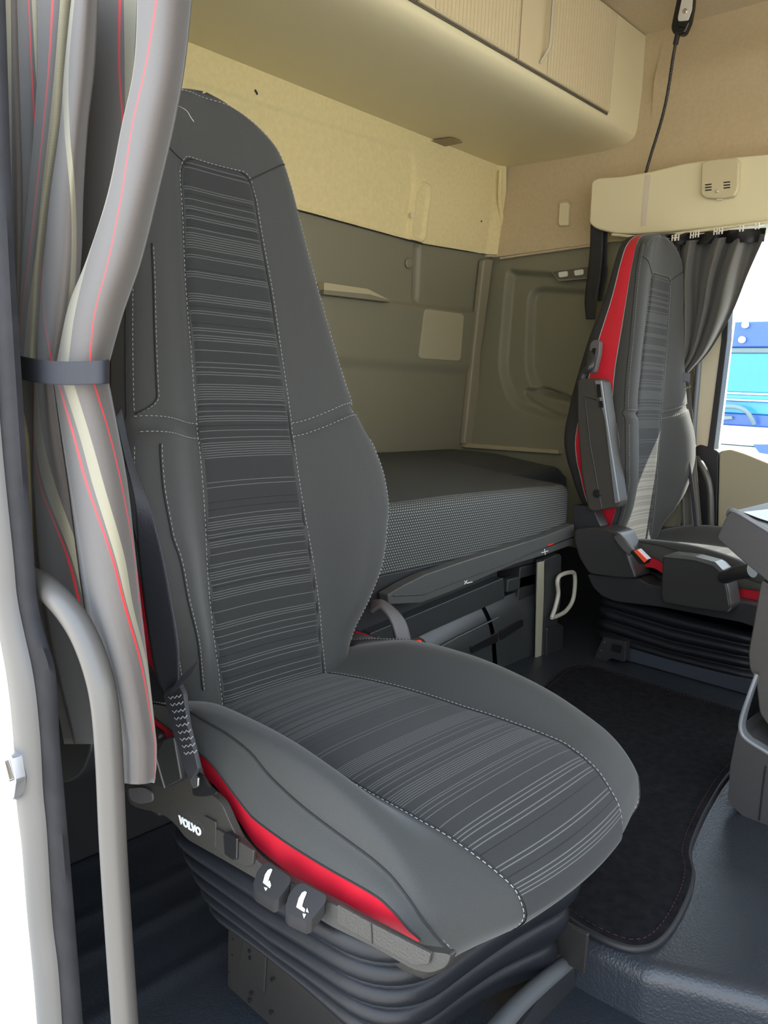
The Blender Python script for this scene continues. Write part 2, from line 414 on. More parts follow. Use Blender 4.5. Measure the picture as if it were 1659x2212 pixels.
def disc_data(c, n, r, h, seg=20):
    n = np.array(n, float); n /= np.linalg.norm(n); a = np.array([0, 0, 1.0]) if abs(n[2]) < .9 else np.array([1.0, 0, 0]); u = np.cross(n, a); u /= np.linalg.norm(u); v = np.cross(n, u)
    c = np.array(c, float); poly = [c+r*(math.cos(2*math.pi*k/seg)*u+math.sin(2*math.pi*k/seg)*v) for k in range(seg)]
    return prism_data(poly, n*h)
def disc(name, c, n, r, h, m, parent=None, bev=0.001, seg=20):
    o = obj(name, *disc_data(c, n, r, h, seg), m, parent, sharp=40)
    if bev: mod(o, 'BEVEL', width=bev, segments=2, limit_method='ANGLE', angle_limit=math.radians(50))
    return o
o = disc('wall_plug', onY(889, 466, YW-0.026), (0, -1, 0), 0.011, 0.006, PLAST_C); tag(o, 'cream round plug in the raised felt pill on the rear wall', 'plug')
o = disc('wall_plug', onY(881, 569, YW-0.0), (0, -1, 0), 0.020, 0.012, PLAST_W, bev=0.006); tag(o, 'taupe round knob on the plastic rear wall under the felt edge', 'plug')
o = disc('wall_speck', onY(1040, 478, YW-0.024), (0, -1, 0), 0.004, 0.001, PLAST_K, bev=0); tag(o, 'tiny dark hole in cream felt near the rear corner', 'hole')
o = obj('lint', *tube_data([onY(551, 194, YW-0.024), onY(554, 199, YW-0.026), onY(556, 204, YW-0.024)], 0.003, 6), PLAST_K); tag(o, 'dark fleck stuck on the felt below the overhead locker', 'lint')

# ---- far side wall
def S2(px, py): p = onW(px, py); return (p[1], p[2])
zseam = lambda Y: np.interp(Y, [S2(1290, 527)[0], S2(1085, 555)[0]], [S2(1290, 527)[1], S2(1085, 555)[1]])
ys_ = np.linspace(1.40, YW+0.02, 150)
G = []
for t in np.linspace(0, 1, 120):
    z = zseam(ys_)*(1-t)+ZC*t; D = 0.015+0.02*sstep((ys_-(YW-0.035))/0.03)
    G.append(np.stack([XW(z)-D, ys_, z], -1))
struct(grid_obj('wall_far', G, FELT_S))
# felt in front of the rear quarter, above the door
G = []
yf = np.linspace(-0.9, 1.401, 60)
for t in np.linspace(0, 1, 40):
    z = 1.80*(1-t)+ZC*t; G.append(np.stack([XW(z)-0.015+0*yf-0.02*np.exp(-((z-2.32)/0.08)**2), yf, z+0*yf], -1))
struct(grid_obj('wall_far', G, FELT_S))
G = []
rec_o = poly2(S2, [(1098, 585), (1118, 588), (1300, 600), (1300, 930), (1180, 900), (1105, 872), (1080, 800)], 0.06)
rec_i = poly2(S2, [(1135, 620), (1300, 630), (1300, 885), (1200, 862), (1150, 850), (1128, 800)], 0.06)
cup = poly2(S2, [(1122, 842), (1160, 836), (1240, 868), (1240, 905), (1190, 893), (1130, 862)], 0.02)
for t in np.linspace(0, 1, 200):
    z = 0.62*(1-t)+zseam(ys_)*t; D = 0.0*ys_
    D -= 0.035*sstep(0.5-sdf_poly(ys_, z, rec_o)/0.03)
    D -= 0.030*sstep(0.5-sdf_poly(ys_, z, rec_i)/0.03)
    D -= 0.030*sstep(0.5-sdf_poly(ys_, z, cup)/0.010)
    G.append(np.stack([XW(z)-D, ys_, z], -1))
struct(grid_obj('wall_far', G, PLAST_W))
# trims
tr = [(1046, 560), (1067, 560), (1040, 760), (1029, 962), (1003, 960), (1024, 760)]
struct(prism('trim_1', [onY(a, b, YW-0.035) for a, b in tr], (0, 0.03, 0), mat('trim_taupe', (0.25, 0.225, 0.155), 0.5), bev=0.008))
struct(tube('trim_2', [onY(1081, 368, YW-0.04), onY(1079, 430, YW-0.045), onY(1084, 480, YW-0.045), onY(1078, 552, YW-0.04)], 0.009, FELT_R, n=24))
struct(prism('trim_3', [onW(a, b, 0.03) for a, b in [(980, 958), (1010, 957), (1206, 972), (1206, 981), (1005, 967)]], (0.03, 0, 0), mat('trim_sill', (0.34, 0.30, 0.19), 0.5), bev=0.003))
tube_pts = [S2(1085, 557), S2(1160, 546), S2(1290, 528)]
struct(tube('trim_4', [(XW(b, 0.014), a, b-0.004) for a, b in tube_pts], 0.005, FELT_S, n=20))

# ---- ceiling, front, near side
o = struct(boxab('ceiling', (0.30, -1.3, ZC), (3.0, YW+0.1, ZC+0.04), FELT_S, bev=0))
struct(tube('trim_5', [onX(1385, 37, 2.87), onX(1440, 20, 2.87), onX(1500, -2, 2.87), onX(1659, -50, 2.87)], 0.006, FELT_S, n=20))
# cab skin that keeps the daylight out where there is no opening
struct(boxab('wall_rear', (0.2, YW+0.08, -0.3), (3.1, YW+0.12, ZC+0.05), WHITE, bev=0))
struct(boxab('wall_far', (2.98, 1.12, -0.3), (3.02, YW+0.12, ZC+0.05), WHITE, bev=0))
struct(boxab('wall_far', (2.98, -1.3, -0.3), (3.02, 1.14, 0.95), WHITE, bev=0))
struct(boxab('wall_far', (2.94, -1.3, 1.80), (3.02, 1.14, ZC+0.05), WHITE, bev=0))
struct(boxab('wall_near', (0.27, 1.05, 0.28), (0.30, YW+0.12, ZC+0.05), WHITE, bev=0))
struct(boxab('wall_near', (0.455, 1.05, 0.90), (0.47, YW, ZC), FELT_R, bev=0))
struct(boxab('wall_near', (0.455, 1.05, 0.30), (0.47, YW, 0.92), PLAST_K, bev=0))
struct(boxab('wall_near', (0.30, -1.3, 1.95), (0.34, 1.05, ZC+0.02), FELT_R, bev=0))
struct(boxab('wall_front', (0.30, -1.32, -0.2), (3.0, -1.28, 1.15), PLAST_D, bev=0))
struct(boxab('wall_front', (0.30, -1.32, 2.05), (3.0, -1.28, ZC+0.05), FELT_S, bev=0))
# ---- floors
def ribs(X, Y):
    return 0.006*(np.exp(-((Y-1.02)/0.012)**2)+np.exp(-((Y-1.10)/0.012)**2)+np.exp(-((Y-0.90)/0.012)**2)+np.exp(-((Y-1.24)/0.012)**2))
X, Y = np.meshgrid(np.linspace(0.36, 1.35, 60), np.linspace(-1.28, YW, 300))
struct(grid_obj('floor', np.stack([X, Y, ZF+ribs(X, Y)], -1), VINYL))
edge_px = [(1150, 1972), (1215, 2000), (1290, 2040), (1400, 2094), (1530, 2125), (1659, 2160), (1760, 2190)]
edge = [onZ(a, b, ZT) for a, b in edge_px]
edge = [np.array([0.93, YW, ZT]), np.array([0.93, 0.9, ZT])]+edge+[np.array([1.10, -0.2, ZT]), np.array([1.12, -1.28, ZT])]
E_ = []
for i in range(len(edge)-1):
    for k in range(8): E_.append(edge[i]+(edge[i+1]-edge[i])*k/8)
E_.append(edge[-1])
G = []
for p in E_:
    row = []
    for k in range(20): row.append((p[0]+0.03+(2.90-p[0])*(1-k/19), p[1], ZT))
    for k in range(7):
        a = k/6*math.pi/2; row.append((p[0]+0.03-0.03*math.sin(a), p[1], ZT-0.03+0.03*math.cos(a)))
    row.append((p[0]-0.005, p[1], ZF-0.01))
    G.append(row)
struct(grid_obj('floor', G, VINYL))

# ================================================================== SEATS
BS = [-0.03, 0.03, .10, .155, .22, .25, .30, .35, .395, .437, .53, .61, .73, .81, .865, .897, .915, .925, .930]
BH = [.165, .175, .200, .222, .236, .245, .247, .240, .226, .217, .20, .186, .168, .157, .140, .112, .080, .045, .006]
BD = [.000, .012, .045, .062, .070, .070, .066, .058, .047, .037, .027, .022, .014, .010, .008, .004, .002, .001, .0]
BI = [.100, .100, .102, .101, .097, .094, .091, .089, .088, .087, .083, .080, .070, .066, .060, .05, .03, .02, .003]
BT = [.05, .07, .10, .125, .15, .16, .175, .18, .18, .178, .165, .15, .115, .100, .095, .095, .093, .092, .090]
def b_h(s): return interp(s, BS, BH)
def b_face(u, s):
    """forward height of the backrest front at lateral u and slant height s"""
    u = np.asarray(u, float); s = np.asarray(s, float)
    h = b_h(s); d = interp(s, BS, BD); ui = interp(s, BS, BI); a = np.abs(u)
    lobe = sstep((a-ui*0.98)/np.maximum(0.80*h-ui*0.98, 1e-4))
    f = d*lobe - 0.006*(1-(np.minimum(a/ui, 1))**2)*sstep((s-0.0)/0.1)
    crease = 0.395+0.03*sstep((a-ui)/0.12)*np.where(u > 0, 1, 0.2)
    f = f-0.010*np.exp(-((s-crease)/0.008)**2)*sstep((a-ui)/0.012)
    f = f-0.004*np.exp(-((a-ui)/0.004)**2)*(s < 0.80)
    f = f-0.010*np.maximum(0, (s-0.84)/0.09)**2
    r = np.minimum(0.034, h*0.5); e = np.maximum(0, a-(h-r))/r; e = np.minimum(e, 1)
    return f-r*0.8*(1-np.sqrt(np.maximum(0, 1-e*e)))
def b_pos(u, v, s, tilt):
    """seat frame: x lateral, y backwards, z up, origin at the hip point"""
    t = math.radians(tilt)
    return np.stack([u, s*math.sin(t)-v*math.cos(t), s*math.cos(t)+v*math.sin(t)], -1)
def band_v(s): return float(interp(s, [-0.03, 0.06, 0.14, 0.30, 0.36, 0.42, 0.55, 0.93], [-0.016, 0.012, 0.036, 0.036, 0.018, -0.012, -0.024, -0.020]))
def s_rows(n=90):
    a = np.linspace(-0.03, 0.86, n); b = 0.86+0.07*np.sin(np.linspace(0, math.pi/2, 26))[1:]
    return np.concatenate([a, b])
CY = [.990, .90, .82, .76, .70, .66, .60, .55, .50, .47, .445, .425, .410, .405, .412, .43]     # world depth of the near seat's rows
CZI = [.700, .722, .731, .734, .735, .735, .736, .736, .735, .731, .722, .708, .690, .665, .645, .628]   # insert
CZC = [.722, .757, .780, .786, .788, .787, .781, .772, .757, .745, .730, .713, .695, .671, .649, .630]   # bolster crest
CZE = [.735, .760, .775, .775, .768, .752, .738, .732, .727, .722, .713, .700, .684, .664, .646, .630]   # stitched outer edge
CHE = [.212, .216, .220, .222, .222, .222, .222, .222, .222, .223, .224, .223, .217, .204, .190, .180]   # edge half width
CUI = [.105, .110, .118, .126, .132, .135, .140, .142, .142, .138, .132, .122, .112, .106, .104, .104]   # insert half width
CZB = [.755, .752, .7485, .743, .718, .704, .701, .702, .705, .707, .702, .692, .680, .660, .643, .628]  # bottom of the cloth side
CZR = [.700, .703, .705, .711, .684, .666, .662, .664, .668, .671, .673, .674, .678, .658, .641, .626]  # bottom of the red side
def c_table(T, j): return interp(j, range(len(T)), T)
def split_st(lines, parent, name, m):
    for q in lines: obj(name, *join(q), m, parent)
def make_seat(name, label, loc, S, tilt, near):
    t = thing(name, label, 'seat', loc, local=True); t.scale = (S, S, S)
    # ---------- backrest
    rows = s_rows(); NU = 56
    ang = np.sin(np.linspace(-math.pi/2, math.pi/2, NU))
    G = []; UV = []; BV = {}
    for s in rows:
        h = float(b_h(s)); T = float(interp(s, BS, BT)); vb = band_v(s); u = ang*h*0.5+np.linspace(-1, 1, NU)*h*0.5
        f = b_face(u, np.full(NU, s)); vs = float(f[0]); v1 = min(vb, vs-0.003); BV[round(s, 5)] = v1
        side = np.array([vs*0.6+v1*0.4, vs*0.2+v1*0.8, v1])
        uu = np.concatenate([[-h, -h-0.002, -h], u, [h, h+0.002, h]]); vv = np.concatenate([side[::-1], f, side])
        G.append(b_pos(uu, vv, np.full(len(uu), s), tilt)); UV.append([(a, s) for a in uu])
    back = grid_obj('backrest', G, SEATF, t, uv=UV)
    # red band round the edge and the dark shell behind it
    up = rows; loop = []
    for s in up: loop.append((-float(b_h(s)), s))
    for s in up[::-1]: loop.append((float(b_h(s)), s))
    G1 = []; 
    for (u, s) in loop:
        T = float(interp(s, BS, BT)); sg = 1 if u > 0 else -1
        v1 = BV[round(s, 5)]; vs_ = np.linspace(v1, min(-0.60*T, v1-0.015), 5); b = np.array([0, .0016, .002, .0016, 0])
        G1.append(b_pos(u+sg*b, vs_, np.full(5, s), tilt))
    band = grid_obj('side_band', G1, RED, back); 
    G2 = []
    for s in rows:
        h = float(b_h(s)); T = float(interp(s, BS, BT)); aa = np.linspace(0, math.pi, 24)
        uu = -h*np.sign(np.cos(aa))*np.abs(np.cos(aa))**0.45; e_ = min(-0.60*T, BV[round(s, 5)]-0.015); vv = e_-(max(T+e_, 0.02))*np.sin(aa)**0.6
        G2.append(b_pos(uu, vv, np.full(24, s), tilt))
    shell = grid_obj('back_shell', G2, SEATG if near else mat('shell_cloth', (0.022, 0.022, 0.022), 0.8), back)
    # piping along both edges of the band
    pip = []
    for k in (0, -1):
        pip.append(tube_data([G1[i][k] for i in range(0, len(G1), 2)], 0.0014, 6))
    obj('piping', *join(pip), THREAD_D if near else THREAD, back)
    def SP(u, s, off=0.0012):
        return b_pos(np.array([u]), b_face(np.array([u]), np.array([s]))+off, np.array([s]), tilt)[0]
    # centre insert
    G3 = []; UV3 = []
    rI = np.concatenate([np.linspace(-0.02, 0.77, 120), 0.77+0.04*np.sin(np.linspace(0, math.pi/2, 14))[1:]])
    for s in rI:
        ui = float(interp(s, BS, BI)); k = max(0, (s-0.77)/0.04); hw = ui-0.022*(1-math.sqrt(max(0, 1-k*k)))
        u = np.linspace(-hw, hw, 30)
        f = b_face(u, np.full(30, s)); e = np.abs(u)/hw
        G3.append(b_pos(u, f+0.0035*(1-e**10), np.full(30, s), tilt)); UV3.append([(a, s-0.002*(1-(a/ui)**2)) for a in u])
    grid_obj('centre_panel', G3, SEATP, back, uv=UV3)
    edgeI = [(-1, s) for s in np.linspace(-0.02, 0.77, 60)]
    def insert_outline(off):
        P = []
        for s in np.linspace(-0.02, 0.77, 70): P.append(SP(-(float(interp(s, BS, BI))+off), s))
        for a in np.linspace(0, 1, 9)[1:]:
            ss = 0.77+(0.04+off)*math.sin(a*math.pi/2); P.append(SP(-(float(interp(.79, BS, BI))+off-0.022*(1-math.cos(a*math.pi/2))), ss))
        for x in np.linspace(-1, 1, 14)[1:-1]: P.append(SP(x*(0.046+off), 0.81+off))
        for a in np.linspace(1, 0, 9)[:-1]:
            ss = 0.77+(0.04+off)*math.sin(a*math.pi/2); P.append(SP((float(interp(.79, BS, BI))+off-0.022*(1-math.cos(a*math.pi/2))), ss))
        for s in np.linspace(0.77, -0.02, 70): P.append(SP((float(interp(s, BS, BI))+off), s))
        return P
    st = []; dk = []
    st.append(dash_data(insert_outline(0.0035))); dk.append([tube_data(insert_outline(0.0008), 0.0012, 5)])
    for sg in (-1, 1):
        hs = np.linspace(0.42, 0.885, 70); P = [SP(sg*float(b_h(s))*0.955, s, 0.001) for s in hs]; st.append(dash_data(P))
        P = [SP(sg*float(b_h(s))*0.955, s, 0.001) for s in np.linspace(0.03, 0.375, 60)]; st.append(dash_data(P))
        dk.append([tube_data([SP(sg*float(b_h(s))*0.985, s, 0.0006) for s in np.linspace(0.02, 0.89, 110)], 0.0012, 5)])
        for dz in (-0.011, 0.011):
            P = []
            for a in np.linspace(0.092, 0.215, 26):
                cr_ = 0.395+(0.03*float(sstep((a-0.088)/0.12)))*(1 if sg > 0 else 0.2); P.append(SP(sg*a, cr_+dz, 0.0012))
            st.append(dash_data(P))
        # head panel seams
        P = [SP(sg*(0.058+(0.140-0.058)*k), 0.80+0.045*k, 0.0008) for k in np.linspace(0, 1, 14)]
        dk.append([tube_data(P, 0.0011, 5)])
    P = [SP(x, float(np.interp(abs(x)/0.955, [.006, .045, .08, .112, .14], [.926, .922, .912, .893, .862]))-0.004, 0.001) for x in np.linspace(-0.115, 0.115, 40)]; st.append(dash_data(P))
    # inner seam of the left side gusset, upper and lower
    for sg in (-1, 1):
        P = [SP(sg*(float(b_h(s))*0.80+0.045*max(0, (0.44-s)/0.03)**2*(s < 0.44)), s, 0.0012) for s in np.linspace(0.415, 0.66, 40)]
        if near and sg < 0: st.append(dash_data(P)); dk.append([tube_data([p+np.array([-0.0025, 0, 0]) for p in P], 0.0012, 5)])
        P = [SP(sg*float(b_h(s))*(0.80-0.0), s, 0.0012) for s in np.linspace(0.02, 0.372, 50)]
        if near and sg < 0: st.append(dash_data(P)); dk.append([tube_data([p+np.array([-0.0025, 0, 0]) for p in P], 0.0012, 5)])
    split_st(st, back, 'stitching', THREAD); split_st(dk, back, 'seam', THREAD_D)
    # ---------- cushion
    nj = 120; J = np.linspace(0, len(CY)-1, nj)
    x0, y0, z0 = 0.76, 0.92, 0.735
    def crow(j):
        g = lambda T: float(c_table(T, j)); y = g(CY)-y0; zi, zc, ze, he, ui, zb, zr = [g(T) for T in (CZI, CZC, CZE, CHE, CUI, CZB, CZR)]
        return y, zi-z0, zc-z0, ze-z0, he, ui, zb-z0, zr-z0
    NH = 14; G = []; L = []; RB = []; IN = []; INV = []
    arc = 0; py = None
    seam_i, seam_e = [[], []], [[], []]; redline = [[], []]
    for j in J:
        y, zi, zc, ze, he, ui, zb, zr = crow(j); fr = max(0, (0.47-(y+y0))/0.065); fr = min(1, fr)
        if py is not None: arc += math.hypot(y-py[0], zi-py[1])
        py = (y, zi)
        bow = lambda u: -0.030*fr*(1-(u/0.2)**2)
        half = []
        for k in np.linspace(0, 1, 9): half.append((ui*k, zi+0.004*(1-k*k)*(1-fr)))
        a0 = len(half)
        for k in np.linspace(0, 1, 11)[1:]:
            u = ui+(he*0.93-ui)*k; half.append((u, zi+(zc-zi)*float(sstep(k*1.15)) - 0.003*math.exp(-(k/0.08)**2)))
        for k in np.linspace(0, 1, 7)[1:]:
            u = he*0.93+he*0.07*math.sin(k*math.pi/2); half.append((u, zc+(ze-zc)*(1-math.cos(k*math.pi/2))))
        for k in np.linspace(0, 1, 6)[1:]:
            half.append((he+0.018*math.sin(k*math.pi/2)*(1-0.35*fr), ze+(zb-ze)*k))
        pts = [(-a, b) for a, b in half[::-1]]+half[1:]
        G.append([(a, y+bow(a), b) for a, b in pts])
        for si, sg in enumerate((-1, 1)):
            ub = he+0.018*(1-0.35*fr)
            RB.append((si, j, [(sg*(ub-0.001-0.004*k), y+bow(ub)+0.0, zb+(zr-zb)*k) for k in np.linspace(0, 1, 6)]))
            seam_i[si].append((sg*ui, y+bow(ui)-0.0008*fr, zi+0.0010)); seam_e[si].append((sg*(he+0.001), y+bow(he)-0.0005, ze+0.0008)); redline[si].append((sg*(ub+0.0006), y+bow(ub), zb))
        IN.append([(a, y+bow(a)-0.003*fr, zi+0.004*(1-(a/ui)**2)*(1-fr)+0.0028*(1-(abs(a)/ui)**8)*(1-fr)+0.0005) for a in np.linspace(-ui, ui, 30)])
        INV.append([(a, arc) for a in np.linspace(-ui, ui, 30)])
    cush = grid_obj('cushion', G, SEATF, t)
    grid_obj('centre_panel', IN, SEATP, cush, uv=INV)
    for si in (0, 1):
        g = [r for s_, j, r in RB if s_ == si and j < 11.6]
        rb = grid_obj('red_side', g, RED, cush)
    st = []; dk = []
    for si in (0, 1):
        st.append(dash_data([(p[0]+(-1 if si == 0 else 1)*0.003, p[1], p[2]+0.0008) for p in seam_i[si]])); dk.append([tube_data(seam_i[si][::2], 0.0012, 5)])
        st.append(dash_data([(p[0]*0.985, p[1], p[2]+0.001) for p in seam_e[si]])); dk.append([tube_data(seam_e[si][::2], 0.0012, 5)])
        dk.append([tube_data(redline[si][:95:2], 0.0010, 5)])
    split_st(st, cush, 'stitching', THREAD); split_st(dk, cush, 'seam', THREAD_D)
    # underside pan of the cushion
    boxab('cushion_pan', (-0.205, -0.475, -0.105), (0.205, 0.05, -0.045), PLAST_K, cush, bev=0.02)
    return t

near = make_seat('truck_seat', 'near black truck seat with grey pinstripe centre and red lower side', (0.76, 0.92, 0.735), 1.0, 12, True)
far = make_seat('truck_seat', 'far truck seat by the window with a broad red band round its backrest', (2.41, 1.105, 0.735), 1.03, 0.0, False)

def attach(o, seat):
    """hang a piece that was laid out in room coordinates on a seat"""
    L = seat.location; S = seat.scale[0]
    o.parent = seat; o.matrix_parent_inverse = (Matrix.Translation(L) @ Matrix.Scale(S, 4)).inverted(); return o
def pts_on(f, *args): return lambda a, b: f(a, b, *args)

# ------------------------------------------------------------------ near seat: base, levers, buckle
H = pts_on(onX, 0.501)
house = attach(pixprism('base_housing', [(345, 1600), (400, 1592), (432, 1694), (478, 1735), (512, 1812), (556, 1862), (600, 1889), (750, 1970), (900, 2052), (975, 2062), (965, 2090), (930, 2104), (893, 2096), (805, 2046), (711, 2000), (610, 1935), (546, 1895), (479, 1856), (401, 1812), (379, 1781), (350, 1758), (300, 1747), (280, 1738), (272, 1712), (275, 1672)], H, (0.010, 0, 0), PLAST_D, r=14, bev=0.003, n=3), near)
pixprism('recess', [(276, 1702), (310, 1700), (328, 1712), (330, 1732), (300, 1738), (280, 1728)], pts_on(onX, 0.4985), (0.003, 0, 0), PLAST_G, house, r=8, bev=0.001)
pixprism('belt_slot', [(412, 1662), (436, 1675), (452, 1700), (470, 1716), (440, 1722), (416, 1720)], pts_on(onX, 0.4975), (0.004, 0, 0), GLOSS_K, house, r=8, bev=0.001)
attach(boxab('seat_tub', (0.528, 0.408, 0.615), (0.962, 0.86, 0.690), PLAST_D, bev=0.04), near)
attach(boxab('base_housing', (0.965, 0.45, 0.60), (0.99, 0.90, 0.69), PLAST_D, bev=0.010), near)
a_, b_ = onX(385, 1769, 0.4992), onX(436, 1801, 0.4992)
L_ = np.linalg.norm(b_-a_); cen = (a_+b_)/2
text_mesh('emblem', 'VOLVO', 0.0135, cen, b_-a_, (0, 0, 1), INK, house, depth=0.0006, bold=0.0006, scalex=L_/0.0490)
pixprism('switch_frame', [(466, 1790), (510, 1815), (548, 1838), (546, 1868), (530, 1872), (480, 1846), (466, 1836)], pts_on(onX, 0.4975), (0.004, 0, 0), PLAST_D, house, r=5, bev=0.001)
sw = pixprism('rocker_switch', [(481, 1802), (490, 1798), (512, 1812), (511, 1858), (504, 1860), (484, 1846)], pts_on(onX, 0.4945), (0.006, 0, 0), GLOSS_K, house, r=4, bev=0.0015)
pixprism('blank_panel', [(440, 1762), (466, 1776), (466, 1832), (444, 1820)], pts_on(onX, 0.4982), (0.003, 0, 0), PLAST_D, house, r=3, bev=0.0008)
pixprism('end_panel', [(728, 1954), (800, 1994), (902, 2046), (930, 2060), (925, 2084), (895, 2086), (805, 2038), (728, 1996)], pts_on(onX, 0.4975), (0.004, 0, 0), mat('grained_panel', (0.042, 0.039, 0.034), 0.5, bump=1.0, bscale=420), house, r=4, bev=0.001)
tubes('panel_line', [[onX(802, 1996, 0.497), onX(804, 2038, 0.497)]], 0.0006, THREAD_D, house)
LP0, LPN = (0.474, 0, 0.662), (-0.80, 0, 0.60)
def LV(off): return lambda a, b: onP(a, b, np.array(LP0)+np.array(LPN)*off, LPN)
def glyph(name, polys, place, parent):
    V, Fc = join([prism_data([place(*p) for p in q], (0.0004, 0, -0.0003)) for q in polys]); return obj(name, V, Fc, INK, parent, smooth=False)
def c2(pts): return [(350+x*0.3918, 1650+y*0.3918) for x, y in pts]
lever_faces = [[(546, 1911), (556, 1881), (570, 1864), (580, 1863), (628, 1895), (627, 1907), (601, 1942), (593, 1946), (554, 1922)],
               [(615, 1960), (625, 1930), (642, 1910), (655, 1907), (705, 1934), (704, 1948), (672, 1988), (662, 1991), (622, 1972)]]
glyphs = [[c2([(600, 578), (607, 583), (590, 625), (582, 655), (600, 668), (594, 685), (556, 655), (568, 610), (584, 585)]), c2([(592, 643), (600, 664), (582, 656)]), c2([(562, 680), (580, 684), (571, 700)])],
          [c2([(788, 702), (797, 708), (780, 750), (771, 785), (788, 800), (784, 818), (740, 790), (754, 740), (772, 710)]), c2([(800, 795), (808, 821), (793, 814)]), c2([(775, 825), (793, 828), (782, 852)])]]
for fc, gl in zip(lever_faces, glyphs):
    lv = pixprism('lever', fc, LV(0), (0.0, 0, -0.014), mat('lever_black', (0.009, 0.009, 0.010), 0.5, spec=0.3), house, r=6, bev=0.003)
    glyph('seat_symbol', gl, LV(0.0010), lv)
rec = attach(pixprism('recliner_cover', [(336, 1628), (353, 1596), (374, 1590), (391, 1685), (356, 1704), (268, 1688), (266, 1668)], pts_on(onX, 0.488), (0.02, 0, 0), mat('satin_black', (0.02, 0.02, 0.02), 0.28), None, r=6, bev=0.003), near)
tube('trim_edge', [onX(336, 1632, 0.487), onX(346, 1668, 0.487), onX(356, 1702, 0.487)], 0.0012, SATIN, rec, n=8)
tubes('seat_symbol', [[onX(316, 1663, 0.4872), onX(320, 1676, 0.4872), onX(325, 1688, 0.4872)], [onX(325, 1688, 0.4872), onX(332, 1690, 0.4872), onX(330, 1684, 0.4872), onX(322, 1684, 0.4872)], [onX(317, 1683, 0.4872), onX(326, 1676, 0.4872)]], 0.0009, INK, rec)
attach(boxab('hinge_bracket', (0.515, 0.86, 0.62), (0.56, 0.97, 0.74), BLKMET, bev=0.008), near)
attach(boxab('hinge_bracket', (0.96, 0.86, 0.62), (1.005, 0.97, 0.74), BLKMET, bev=0.008), near)
# bellows: stacked folds round a rounded rectangle
def bellows(name, x0, x1, y0, y1, ztop_f, ztop_b, zbot, nf, amp, r=0.09, grow=0.0, m=BELL, tiltx=0.0):
    prof = []
    base = roundpoly([(x0, y0), (x1, y0), (x1, y1), (x0, y1)], r, 9); fine = []
    for i in range(len(base)):
        a, b = np.array(base[i]), np.array(base[(i+1) % len(base)]); k = max(1, int(np.linalg.norm(b-a)/0.03))
        for j in range(k): fine.append(a+(b-a)*j/k)
    cx, cy = (x0+x1)/2, (y0+y1)/2; n = nf*10+1; G = []
    for i in range(n):
        t = i/(n-1); ph = t*nf*2*math.pi; e = amp*(abs(math.sin(ph/2))**0.6*2-1)+grow*t
        row = []
        for p in fine:
            dx, dy = p[0]-cx, p[1]-cy; L = math.hypot(dx, dy); fb = (p[1]-y0)/(y1-y0)
            zt = ztop_f+(ztop_b-ztop_f)*fb; sag = -0.012*(1-abs(2*fb-1))*math.sin(math.pi*t)
            zb_ = zbot-tiltx*(p[0]-x0)/(x1-x0); row.append((p[0]+dx/L*e, p[1]+dy/L*e, zt+(zb_-zt)*t+sag))
        G.append(row)
    return grid_obj(name, G, m, None, closed_u=True)
attach(bellows('bellows', 0.505, 0.955, 0.425, 0.855, 0.668, 0.625, 0.50, 5, 0.009, grow=-0.055, tiltx=0.09), near)
st_ = attach(boxab('side_plate', (0.600, 0.43, 0.345), (0.606, 0.822, 0.485), BLKMET, bev=0.002), near)
pixprism('pressed_panel', [(524, 2028), (575, 2059), (570, 2150), (513, 2101)], pts_on(onX, 0.597), (0.004, 0, 0), BLKMET, st_, r=8, bev=0.002)
for a, b in [(539, 2054), (540, 2069), (587, 2116), (541, 2146), (538, 2161), (584, 2187), (503, 2028), (502, 2062), (496, 2100), (493, 2130)]:
    rr = 0.0028 if a > 510 else 0.0012
    disc('bolt_hole', onX(a, b, 0.5965), (-1, 0, 0), rr, 0.0012, GLOSS_K, st_, bev=0, seg=12)
attach(boxab('side_plate', (0.90, 0.43, 0.425), (0.906, 0.822, 0.485), BLKMET, bev=0.002), near)
sl = attach(tube('slide_rail', [onY(1060, 2240, 0.40), onY(1130, 2160, 0.43), onY(1232, 2072, 0.47)], 0.011, mat('rail_grey', (0.10, 0.105, 0.11), 0.35), n=8), near)
attach(pixprism('slide_bracket', [(1226, 2068), (1240, 2062), (1243, 2120), (1242, 2240), (1110, 2240)], pts_on(onY, 0.475), (0, 0.02, 0), PLAST_K, r=3, bev=0.002), near)
attach(tubes('release_bar', [[onY(1150, 2090, 0.47), onY(1190, 2072, 0.47), onY(1230, 2052, 0.47)], [onY(1165, 2060, 0.48), onY(1200, 2056, 0.48), onY(1225, 2074, 0.48)]], 0.004, BLKMET, n=10), near)
# buckle stalk on the inner side
K = pts_on(onX, 1.03)
bs = attach(ribbon('buckle_stalk', [onX(800, 1325, 1.02), onX(822, 1312, 1.02), onX(846, 1345, 1.02), onX(858, 1400, 1.02), onX(860, 1440, 1.02)], [onX(806, 1298, 1.05), onX(832, 1302, 1.05), onX(868, 1335, 1.05), onX(884, 1375, 1.05), onX(892, 1430, 1.05)], PLAST_G, thick=0.008, n=24), near)
pixprism('buckle', [(860, 1395), (880, 1382), (892, 1388), (912, 1412), (905, 1430), (870, 1430)], pts_on(onX, 1.015), (0.03, 0, 0), GLOSS_K, bs, r=3, bev=0.002)
pixprism('release_button', [(878, 1388), (892, 1386), (914, 1412), (900, 1416)], pts_on(onX, 1.012), (0.02, 0, 0), REDB, bs, r=3, bev=0.002)
o = ribbon('foil_scrap', [onX(818, 1375, 1.10), onX(826, 1390, 1.10), onX(834, 1402, 1.10)], [onX(812, 1382, 1.10), onX(815, 1395, 1.10), onX(820, 1408, 1.10)], STEEL, thick=0.002, n=6)
attach(o, near); o.name = 'plastic_wrap'

